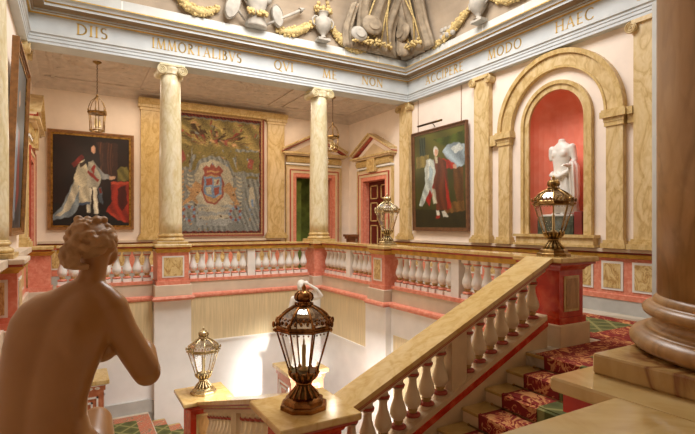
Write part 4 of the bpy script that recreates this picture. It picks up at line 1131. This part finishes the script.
def urn(side, al, lb):
    r = thing('stone_urn', lb, 'urn', covpt(side, al, 0.0, .2), 0 if side == 'far' else RW); r.scale = (1.25,1.1,1.25)
    m = MB(); m.box(-.14,.14,-.09,.13,0,.05); m.lathe([(.11,.05),(.06,.08),(.045,.12),(.09,.17),(.17,.28),(.19,.38),(.18,.46),(.11,.50),(.09,.54),(.13,.59),(.15,.60)], 20)
    m.build('urn_body', 'relief', r)
    h = MB()
    for s in (-1, 1): h.tube([(s*.17,0,.30),(s*.24,0,.34),(s*.25,0,.44),(s*.19,0,.50),(s*.13,0,.50)], .02, 7)
    h.build('handle', 'relief', r)
    f = MB(); rg = random.Random(5)
    for i in range(60): f.ell((rg.uniform(-.17,.17),rg.uniform(-.1,.08),.62+abs(rg.gauss(0,.13))), rg.uniform(.03,.055), 0, 6, 5)
    f.build('flower_heap', 'giltleaf', r)
urn('far', 5.80, 'pale stone urn with gilt flowers in the far cove')
urn('right', 8.42, 'pale stone urn in the right cove above the gilt word on the right frieze')
def trophy(lb, loc, rz, mat, sc=1, lean=.13):
    r = thing('trophy_relief', lb, 'relief', loc, rz); r.scale = (sc,sc,sc)
    # armour torso with pleated skirt
    t = MB()
    for (rx, ry, z) in ((),) if False else (): pass
    rings = []
    for (rx, ry, z) in ((.24,.13,.0),(.23,.13,.05),(.17,.11,.24),(.16,.11,.30),(.20,.13,.42),(.24,.14,.58),(.20,.11,.70),(.09,.08,.74),(.08,.07,.80)):
        rings.append([(rx*(1+(.06*math.cos(14*a) if z < .25 else 0))*math.cos(a), -lean*z*1.2+ry*math.sin(a), z) for a in [2*PI*i/42 for i in range(42)]])
    t.loft(rings, 0, True)
    for s in (-1, 1): t.ell((s*.24,-lean*.7,.62), (.09,.09,.12), 0, 10, 8)
    t.build('cuirass', mat, r)
    s = MB(); g = MB()
    for x, an, w, h in ((-.52,.35,.30,.62),(.48,-.2,.26,.5)):
        R = rotf('Y', an)
        pr = [R@Vector((w*.5*math.cos(a)*(1 if abs(math.sin(a)) < .8 else .9), 0, h*.5*math.sin(a))) for a in [2*PI*i/24 for i in range(24)]]
        s.loft([[(x+p.x*k, d-lean*.4, .34+p.z*k) for p in pr] for k, d in ((1,.06),(1,.0),(.92,-.03),(.88,-.015),(.8,-.02),(.0001,-.05))], 0, False)
        s.build('shield', mat, r); s = MB()
    for x0, z0, x1, z1 in ((.2,.08,1.0,.55),(-.25,.1,-.85,.75),(-.1,.3,-.55,.95),(.1,.3,.5,.95)):
        g.tube([(x0,-.02,z0),(x1,-.09,z1)], [.028,.035], 8); g.tube([(x1,-.09,z1),(x1+(x1-x0)*.16,-.1,z1+(z1-z0)*.16)], [.075,.005], 6)
    g.build('spear', mat, r)
    h = MB(); h.ell((0,-lean*1.1,.93), (.12,.13,.13), 0, 14, 10); h.tube([(0,-lean*1.1+.12,.9),(0,-lean*1.1+.04,1.09),(0,-lean*1.1-.12,1.06)], [.03,.05,.03], 8); h.build('helmet', mat, r)
    b = MB()
    rg = random.Random(9)
    for i in range(40): b.ell((rg.uniform(-.24,.24),-.14-lean*.3+rg.uniform(-.03,.03),.26+rg.uniform(-.05,.05)), rg.uniform(.025,.045), 0, 6, 5)
    b.build('garland_belt', 'giltleaf', r)
    return r
trophy('pale carved trophy of armour, shields and spears in the middle of the far cove', (3.95,11.40,6.62), 0, 'relief', 1.15)
# umber corner trophies with banners, drum and shells
def cornertrophy(lb, loc, rz):
    r = thing('trophy_relief', lb, 'relief', loc, rz)
    b = MB()
    for x, h, w, ph in ((-.55,1.5,.26,0),(-.1,1.8,.3,1),(.4,1.7,.24,2),(-.95,1.1,.16,3)):
        rg = []
        for i in range(12):
            z = h*i/11; lean_ = .55*(z/1.6)**1.7
            rg.append([(x+w*(1-.3*i/11)*math.cos(a)+.06*math.sin(z*4+ph), -lean_-.06+(.09+.05*math.cos(5*a+ph))*math.sin(a), z) for a in [2*PI*j/20 for j in range(20)]])
        b.loft(rg, 0, True)
    b.build('banner', 'reliefd', r)
    s = MB()
    for x, z, q in ((-.75,.32,.26),(-.35,.62,.34)):
        s = MB().ell((x,-.26-z*.2,z), (q,.09,q*.8), 0, 18, 10); s.lathe([(.03,-.02),(q*.5,0),(q*.55,.02)], 16, (x,-.34-z*.2,z), 0, True, 0, 1, .8, 'y')
        s.build('shield', 'reliefd' if z > .5 else 'relief', r)
    p = MB()
    for x0, x1, h in ((-.6,-.3,1.7),(.0,.2,1.9),(.3,.0,1.7)):
        p.tube([(x0,-.22,.1),((x0+x1)/2,-.34,h*.5),(x1,-.75,h)], .025, 7)
    p.build('spear', 'giltleaf', r)
    g = MB(); rg = random.Random(11)
    for i in range(70): g.ell((rg.uniform(-.95,.35),-.3+rg.uniform(-.05,.05),.12+abs(rg.gauss(0,.08))), rg.uniform(.03,.05), 0, 6, 5)
    g.build('leaf_spray', 'giltleaf', r)
    return r
cornertrophy('umber carved trophy with banners at the far side of the cove corner', (7.55,11.46,6.62), 0)
cornertrophy('umber carved trophy with banners at the right side of the cove corner', (8.62,10.75,6.62), RW)
r = thing('shell_figure', 'grey stone shell ornament hanging exactly in the cove corner', 'relief', (8.42,11.25,6.58), -PI/4)
m = MB()
rg = []
for (q, z, y) in ((.02,0,-.12),(.16,.06,-.14),(.22,.2,-.1),(.2,.5,-.1),(.16,1.0,-.25),(.1,1.5,-.55)):
    rg.append([(q*(1+.12*math.cos(9*a))*math.cos(a), y+q*.6*math.sin(a), z) for a in [2*PI*i/36 for i in range(36)]])
m.loft(rg, 0, True); m.build('shell_drop', 'reliefd', r)
cb = [(9.72,.20),(9.60,.14),(9.84,.14),(9.66,.30),(9.5,.28),(9.78,.3),(9.42,.14)]
for i, (y, h) in enumerate(cb):
    o = MB().ell((0,0,0), .075, 0, 14, 9).build('stone_ball', 'relief', None, covpt('right', y, h/RC, .1+.02*(i % 2)))
    tag(o, 'one of the heaped grey stone balls in the right cove beside the corner', 'ball', 'heap of grey balls in the cove')

# ------------------------------------------------------------------ statues
def remesh(o, vox, sm=6, fac=.5):
    a = o.modifiers.new('r', 'REMESH'); a.mode = 'VOXEL'; a.voxel_size = vox; a.use_smooth_shade = True
    b = o.modifiers.new('s', 'SMOOTH'); b.iterations = sm; b.factor = fac
    dg = bpy.context.evaluated_depsgraph_get(); dg.update()
    me = bpy.data.meshes.new_from_object(o.evaluated_get(dg)); me.name = o.name
    o.modifiers.clear(); old = o.data; o.data = me; bpy.data.meshes.remove(old)
    for p in me.polygons: p.use_smooth = True
    return o
def oval(cx, cy, z, rx, ry, n=28, pw=1.0, tx=0):
    r = []
    for i in range(n):
        a = 2*PI*i/n; c_, s_ = math.cos(a), math.sin(a)
        r.append((cx+rx*math.copysign(abs(c_)**pw, c_), cy+ry*math.copysign(abs(s_)**pw, s_)*(1-(.13*math.exp(-(c_/.16)**2) if pw < 1 and s_ < 0 else 0)), z+tx*c_))
    return r
def fingers(m, w, d, up, n=4, L=.075, r=.009):
    W, D, U = Vector(w), Vector(d).normalized(), Vector(up).normalized(); S = D.cross(U)
    m.chain([(*W,.026),(*(W+D*.05),.03),(*(W+D*.085),.026)])
    for i in range(n):
        b = W+D*.085+S*(.021*(i-1.5)); l = L*(.85,1,.95,.75)[i]
        m.chain([(*b,r),(*(b+D*l*.5-U*.006),r*.95),(*(b+D*l*.95-U*.03),r*.8)], 0, 8)
    b = W+D*.025+S*.03
    m.chain([(*b,r*1.15),(*(b+S*.025+D*.03),r*1.05),(*(b+S*.03+D*.06-U*.01),r*.9)], 0, 8)
# Venus-like crouching figure seen from behind (camera-aligned local frame: x right, y away)
VX = thing('marble_statue', 'honey-coloured marble nude seen from behind with curled hair, left foreground', 'statue', (-.099,2.31,0), -PI/6)
m = MB()
secs = [(.50,.02,.04,.22,.17,0),(.58,.03,.02,.27,.19,0),(.70,.03,.01,.262,.185,0),(.78,.01,0,.225,.155,0),(.843,-.012,0,.188,.132,0),(.915,-.018,.005,.175,.118,0),(.983,-.014,.01,.172,.112,.005),
        (1.085,.0,.02,.184,.116,.012),(1.188,.022,.03,.196,.122,.02),(1.29,.050,.04,.200,.122,.025),(1.35,.066,.055,.186,.108,.02),(1.395,.084,.07,.152,.088,.012),(1.43,.112,.085,.098,.068,.005),(1.455,.132,.09,.062,.056,0),(1.50,.146,.10,.050,.052,0),(1.57,.148,.11,.048,.05,0)]
m.loft([oval(cx, cy, z, rx, ry, 36, .88, -tx) for z, cx, cy, rx, ry, tx in secs])
# trapezius / shoulders / shoulder blades
m.chain([(.125,.07,1.435,.05),(.06,.06,1.395,.058),(-.02,.05,1.345,.060),(-.07,.06,1.29,.066)])
m.chain([(.15,.08,1.435,.048),(.205,.075,1.395,.055),(.24,.075,1.345,.068)])
m.ell((-.02,-.035,1.22), (.075,.05,.11)); m.ell((.13,-.04,1.23), (.07,.045,.10))
# right arm
m.chain([(.235,.075,1.345,.07),(.265,.10,1.25,.066),(.30,.14,1.15,.066),(.335,.17,1.065,.064),(.335,.20,1.035,.062)])
m.chain([(.33,.20,1.045,.061),(.28,.31,1.10,.05),(.17,.38,1.15,.040),(.09,.40,1.18,.030)])
fingers(m, (.08,.40,1.18), (-1,-.1,.15), (0,1,.2))
# left arm across the lap
m.chain([(-.06,.06,1.31,.066),(-.10,.12,1.22,.056),(-.11,.20,1.10,.05),(-.10,.26,1.03,.046)])
m.chain([(-.10,.26,1.03,.046),(-.15,.34,.92,.04),(-.16,.40,.82,.03)])
fingers(m, (-.16,.41,.81), (-.1,.4,-.8), (0,1,.4))
# breasts
m.ell((.165,.13,1.165), (.07,.07,.065)); m.ell((.02,.15,1.16), (.07,.07,.07))
# seat and legs
m.ell((-.10,-.06,.60), (.15,.13,.16)); m.ell((.15,-.06,.60), (.15,.13,.16))
m.chain([(.13,.05,.60,.13),(.07,.22,.68,.105),(.02,.36,.74,.075)]); m.chain([(.02,.36,.74,.073),(.03,.34,.52,.062),(.04,.30,.30,.045),(.04,.30,.22,.042)]); m.chain([(.04,.29,.20,.04),(.04,.40,.195,.035),(.04,.46,.185,.025)])
m.chain([(-.12,.06,.56,.13),(-.22,.26,.50,.10),(-.28,.42,.44,.075)]); m.chain([(-.28,.42,.43,.073),(-.24,.30,.30,.06),(-.2,.12,.24,.042)]); m.chain([(-.2,.12,.22,.04),(-.19,.02,.21,.034)])
# head
m.chain([(.147,.10,1.49,.05),(.143,.12,1.57,.06)]); m.ell((.138,.125,1.625), (.078,.098,.105)); m.ell((.158,.19,1.57), (.05,.05,.055)); m.ell((.143,.225,1.61), (.012,.03,.022))
for s in (-1, 1): m.ell((.138+s*.08,.12,1.61), (.014,.025,.032))
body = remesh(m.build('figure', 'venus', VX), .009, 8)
# hair with rolled locks and bun
m = MB(); m.ell((.178,.10,1.665), (.096,.108,.098), 0, 24, 14)
rg = random.Random(21)
for i in range(80):
    a = rg.uniform(-PI, PI); e = rg.uniform(-.35, 1.2)
    p = Vector((.178+.100*math.cos(a)*math.cos(e), .10+.108*math.sin(a)*math.cos(e), 1.662+.095*math.sin(e)))
    ph = rg.uniform(0, 6); pts = []
    for k in range(6):
        aa = a+.10*(k-2.5); ee = e+.05*math.sin(k*1.4+ph)
        pts.append((.178+.106*math.cos(aa)*math.cos(ee), .10+.114*math.sin(aa)*math.cos(ee), 1.662+.102*math.sin(ee)))
    m.tube(pts, [.006,.012,.016,.016,.012,.006], 7)
for i in range(20):     # bun low at the back, and top knot
    a = 2*PI*i/10; q = .034 if i < 10 else .018; c0 = Vector((.135,-.005,1.60))
    m.ell(c0+Vector((q*math.cos(a), -.012*(i >= 10), q*math.sin(a)*1.25)), (.021,.024,.021), 0, 8, 6)
for i in range(14): m.ell((.178+.06*math.cos(i*.9)*(.4+.6*(i % 3)/2), .11+.03*math.sin(i*2.1), 1.755+.012*math.cos(i*1.7)), (.024,.022,.02), 0, 8, 6)
for i in range(9): m.tube([(.10+.012*i,.0+.004*i,1.585-.004*i),(.12+.010*i,-.012+.004*i,1.55),(.145+.008*i,.02,1.535)], [.012,.013,.006], 6)
m.v = [(.178+(x-.178)*.86-.042, .10+(y-.10)*.9, 1.66+(z-1.66)*.9-.032) for x, y, z in m.v]
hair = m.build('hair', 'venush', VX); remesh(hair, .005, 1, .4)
m = MB(); m.lathe([(.50,-1.36),(.50,-1.20),(.44,-1.16),(.44,.0),(.50,.05),(.50,.12)], 8, (0,.12,0), 0, False, PI/8); m.lathe([(.46,.12),(.45,.17),(.42,.18)], 28, (0,.12,0)); m.ell((.02,.02,.34), (.26,.2,.22))
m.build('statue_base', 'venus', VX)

# headless robed statue in the niche (front faces the room)
NS = thing('marble_statue', 'white headless draped statue standing in the red niche', 'statue', (XR+.2,NY,1.5), RW); NS.scale = (1.06,1.06,1.08)
m = MB()
m.chain([(-.10,0,.42,.06),(-.11,0,.75,.075),(-.10,0,1.10,.10)]); m.chain([(.09,-.03,.42,.06),(.11,-.07,.78,.078),(.09,-.02,1.10,.10)])
m.chain([(-.10,-.02,.40,.045),(-.11,-.14,.40,.035)]); m.chain([(.09,-.03,.40,.045),(.11,-.17,.40,.035)])
m.loft([oval(cx,cy,z,rx,ry,28) for z,cx,cy,rx,ry in ((1.05,0,0,.20,.14),(1.15,0,0,.205,.145),(1.30,-.01,0,.165,.125),(1.42,-.015,0,.175,.13),(1.58,-.01,0,.21,.14),(1.72,0,0,.235,.125),(1.80,0,0,.18,.10),(1.86,0,0,.08,.075),(1.93,0,-.01,.062,.06))])
m.ell((-.09,-.10,1.62), (.09,.05,.08)); m.ell((.08,-.10,1.62), (.09,.05,.08))
m.chain([(-.23,0,1.74,.075),(-.25,0,1.62,.062),(-.25,0,1.55,.05)]); m.chain([(.23,0,1.74,.075),(.27,.02,1.5,.06),(.28,-.04,1.36,.055),(.26,-.20,1.36,.045)])
fingers(m, (.26,-.22,1.36), (-.1,-1,0), (0,0,1))
remesh(m.build('figure', 'marblestat', NS), .014, 5)
d = MB(); rg = []
for (z, x, rx, ry) in ((.42,.02,.27,.17),(.7,.02,.25,.17),(1.0,.0,.245,.175),(1.18,0,.235,.165),(1.26,-.01,.20,.15)):
    rg.append([(x+rx*(1+.07*math.cos(11*a+z*3))*math.cos(a)+.08*(1.2-z)*math.sin(z*3), .02+ry*(1+.07*math.cos(11*a+z*3))*math.sin(a), z) for a in [2*PI*i/66 for i in range(66)]])
d.loft(rg, 0, True)
rg = []
for (z, x, rx, ry) in ((.55,.30,.05,.07),(.8,.31,.075,.10),(1.1,.30,.08,.12),(1.35,.28,.09,.13),(1.45,.27,.05,.08)):
    rg.append([(x+rx*(1+.12*math.cos(7*a))*math.cos(a), -.03+ry*(1+.12*math.cos(7*a))*math.sin(a), z) for a in [2*PI*i/42 for i in range(42)]])
d.loft(rg, 0, True); d.tube([(.26,-.05,1.4),(.22,-.10,1.25),(.05,-.17,1.15),(-.15,-.15,1.20),(-.21,-.02,1.27)], [.05,.055,.05,.045,.03], 8)
d.build('drapery', 'marblestat', NS)
p = MB(); p.bev(-.42,.42,-.24,.24,0,.36,0,.01); p.bev(-.36,.36,-.2,.2,.36,.40,1,.008); p.build('statue_plinth', ['greend','marblestat'], NS)
tag(MB().bev(9.04,9.24,NY-.64,NY-.46,1.5,1.98,0,.01).build('stone_block', 'rededge'), 'small dark red block beside the niche statue\'s plinth', 'block')

# standing white statue on terracotta pedestal seen through the big lantern
def terraped(lb, x, y, z, w, dd, H):
    r = thing('statue_pedestal', lb, 'pedestal', (x,y,z))
    MB().box(-w/2+.05,w/2-.05,-dd/2+.05,dd/2-.05,.12,H-.22).build('body', 'terra', r)
    b = MB(); b.bev(-w/2,w/2,-dd/2,dd/2,0,.12,0,.01); b.build('base', 'white', r)
    c = MB(); c.box(-w/2+.02,w/2-.02,-dd/2+.02,dd/2-.02,H-.22,H-.12,1); c.box(-w/2,w/2,-dd/2,dd/2,H-.12,H-.09,0); c.bev(-w/2-.05,w/2+.05,-dd/2-.05,dd/2+.05,H-.09,H,2,.01); c.build('cap', ['white','terra','siennad'], r)
    p = MB(); a, bq = w/2-.05, dd/2-.05; t = .02
    for s in (-1, 1):
        for (z0, z1, ins) in ((.22,H-.34,.10),(.32,H-.44,.2)):
            for (u0, u1, v0, v1) in ((-a+ins,a-ins,z0,z0+.035),(-a+ins,a-ins,z1-.035,z1),(-a+ins,-a+ins+.035,z0,z1),(a-ins-.035,a-ins,z0,z1)):
                p.box(u0,u1,*sorted((s*bq,s*(bq+t))),v0,v1)
            for (u0, u1, v0, v1) in ((-bq+ins,bq-ins,z0,z0+.035),(-bq+ins,bq-ins,z1-.035,z1),(-bq+ins,-bq+ins+.035,z0,z1),(bq-ins-.035,bq-ins,z0,z1)):
                p.box(*sorted((s*a,s*(a+t))),u0,u1,v0,v1)
        for k in range(5):
            xx = -a+.12+(2*a-.24)*k/4; p.ell((xx,s*(bq+.03),H-.17), (.05,.015,.03), 0, 10, 6)
    p.build('relief_moulding', 'white', r)
    return r
terraped('terracotta pedestal with white mouldings half hidden behind the seated statue, against the far wall', .17, 11.25, -2.567, .86, .8, 1.13)
terraped('terracotta pedestal with gilt cap seen below the glass of the foreground lantern', 4.7, 10.4, ZG, .92, .92, 2.46)
S = thing('marble_statue', 'white marble standing statue seen through and behind the foreground lantern', 'statue', (4.74,10.38,-1.65), -.5); S.scale = (1.1,1.1,1.1)
m = MB()
m.chain([(-.10,0,.12,.05),(-.10,.01,.5,.062),(-.09,0,.92,.10)]); m.chain([(.10,-.05,.12,.05),(.12,-.1,.5,.062),(.09,-.02,.92,.10)])
m.chain([(-.10,.02,.10,.045),(-.11,-.13,.10,.035)]); m.chain([(.10,-.05,.10,.045),(.11,-.2,.10,.035)])
m.loft([oval(cx,cy,z,rx,ry,24) for z,cx,cy,rx,ry in ((.85,0,0,.19,.13),(.98,0,0,.185,.135),(1.12,.0,0,.145,.11),(1.25,0,0,.16,.12),(1.40,0,0,.19,.12),(1.48,0,0,.17,.10),(1.54,0,0,.07,.07),(1.62,0,-.01,.055,.058))])
m.ell((-.02,-.03,1.72), (.085,.10,.12)); m.ell((-.02,-.135,1.71), (.014,.02,.024)); m.ell((-.02,.03,1.76), (.095,.10,.10))
m.chain([(.19,0,1.45,.062),(.34,-.04,1.48,.052),(.42,-.06,1.52,.046)]); m.chain([(.42,-.06,1.52,.046),(.32,-.08,1.66,.04),(.16,-.08,1.76,.03)]); fingers(m, (.15,-.08,1.77), (-1,0,.4), (0,-1,.2))
m.chain([(-.19,0,1.45,.062),(-.25,-.02,1.25,.05),(-.24,-.06,1.08,.044)]); m.chain([(-.24,-.06,1.08,.044),(-.16,-.14,1.0,.034)]); fingers(m, (-.15,-.15,.99), (1,-.3,-.2), (0,-1,0))
remesh(m.build('figure', 'marblestat', S), .014, 5)
d = MB(); rg = []
for (z, rx, ry) in ((.10,.27,.2),(.4,.24,.19),(.75,.225,.17),(.95,.21,.155),(1.02,.18,.14)):
    rg.append([(rx*(1+.06*math.cos(11*a+z*4))*math.cos(a), -.02+ry*(1+.06*math.cos(11*a+z*4))*math.sin(a), z) for a in [2*PI*i/66 for i in range(66)]])
d.loft(rg, 0, True); d.build('drapery', 'marblestat', S)
MB().lathe([(.32,0),(.32,.08),(.30,.10)], 28).build('statue_base', 'marblestat', S)

# small brown wooden stand in the gallery corner between the doors
r = thing('wooden_stand', 'small brown wooden stand in the far gallery corner between the two doorways', 'stand', (8.75,14.9,0))
m = MB(); m.box(-.13,.13,-.12,.12,0,1.2); m.build('body', 'wood', r)
m = MB(); m.box(-.18,.18,-.16,.16,1.2,1.28); m.box(-.22,.22,-.2,.2,1.28,1.36); m.build('top', 'wood', r)

# ------------------------------------------------------------------ light
def area(name, loc, rot, sx, sy, W, col, spread=180):
    L = bpy.data.lights.new(name, 'AREA'); L.shape = 'RECTANGLE'; L.size = sx; L.size_y = sy; L.energy = W; L.color = col
    L.spread = math.radians(spread)
    o = bpy.data.objects.new(name, L); C.objects.link(o); o.location = loc; o.rotation_euler = rot
    return o
def point(name, loc, W, col, r=.12):
    L = bpy.data.lights.new(name, 'POINT'); L.energy = W; L.color = col; L.shadow_soft_size = r
    o = bpy.data.objects.new(name, L); C.objects.link(o); o.location = loc; return o
area('skylight', ((X0+X1)/2+.3,(Y0+Y1)/2+1.6,9.1), (math.radians(14),0,0), 4.4, 3.6, 800, (1,.985,.965))
area('gallery_fill', (3.9,13.9,5.5), (0,0,0), 6.5, 1.6, 160, (1,.82,.62))  # added warm fill without a fitting, brightens the far gallery
point('ceiling_fill_left', (.52,13.15,3.72), 24, (1,.86,.68)); point('ceiling_fill_right', (7.03,13.1,3.72), 24, (1,.86,.68))  # fills added below the unlit lanterns to brighten the gallery ceiling and walls
area('lower_window_beam', (4.75,2.4,-2.35), (PI/2,0,0), 1.1, 1.3, 42, (1,.97,.9), 16)
area('lower_hall_fill', (3.6,7.5,-.6), (0,0,0), 2.4, 2.4, 150, (1,.97,.93))  # added fill with no real source, whitens the lower stairwell walls
point('stair_fill', (7.0,1.3,4.3), 55, (1,.72,.40), .25)  # unseen warm fill added to light the steps and newel
point('near_fill', (3.2,-1.4,4.4), 5, (1,.66,.30), .3)  # unseen dim fill added behind the camera to warm the foreground
w = bpy.data.worlds.new('World'); SC.world = w; w.use_nodes = True
w.node_tree.nodes['Background'].inputs[0].default_value = (1,.97,.93,1); w.node_tree.nodes['Background'].inputs[1].default_value = 1.0

# ------------------------------------------------------------------ camera
cam = bpy.data.cameras.new('Camera'); co = bpy.data.objects.new('Camera', cam); C.objects.link(co)
cam.sensor_fit = 'HORIZONTAL'; cam.sensor_width = 36; cam.lens = 36*476/695
cam.shift_y = 8/695
cam.clip_start = .02
co.location = (0,0,1.7); co.rotation_euler = (PI/2,0,-PI/6)
SC.camera = co
SC.view_settings.view_transform = 'Standard'; SC.view_settings.look = 'None'
SC.view_settings.exposure = 0; SC.view_settings.gamma = 1
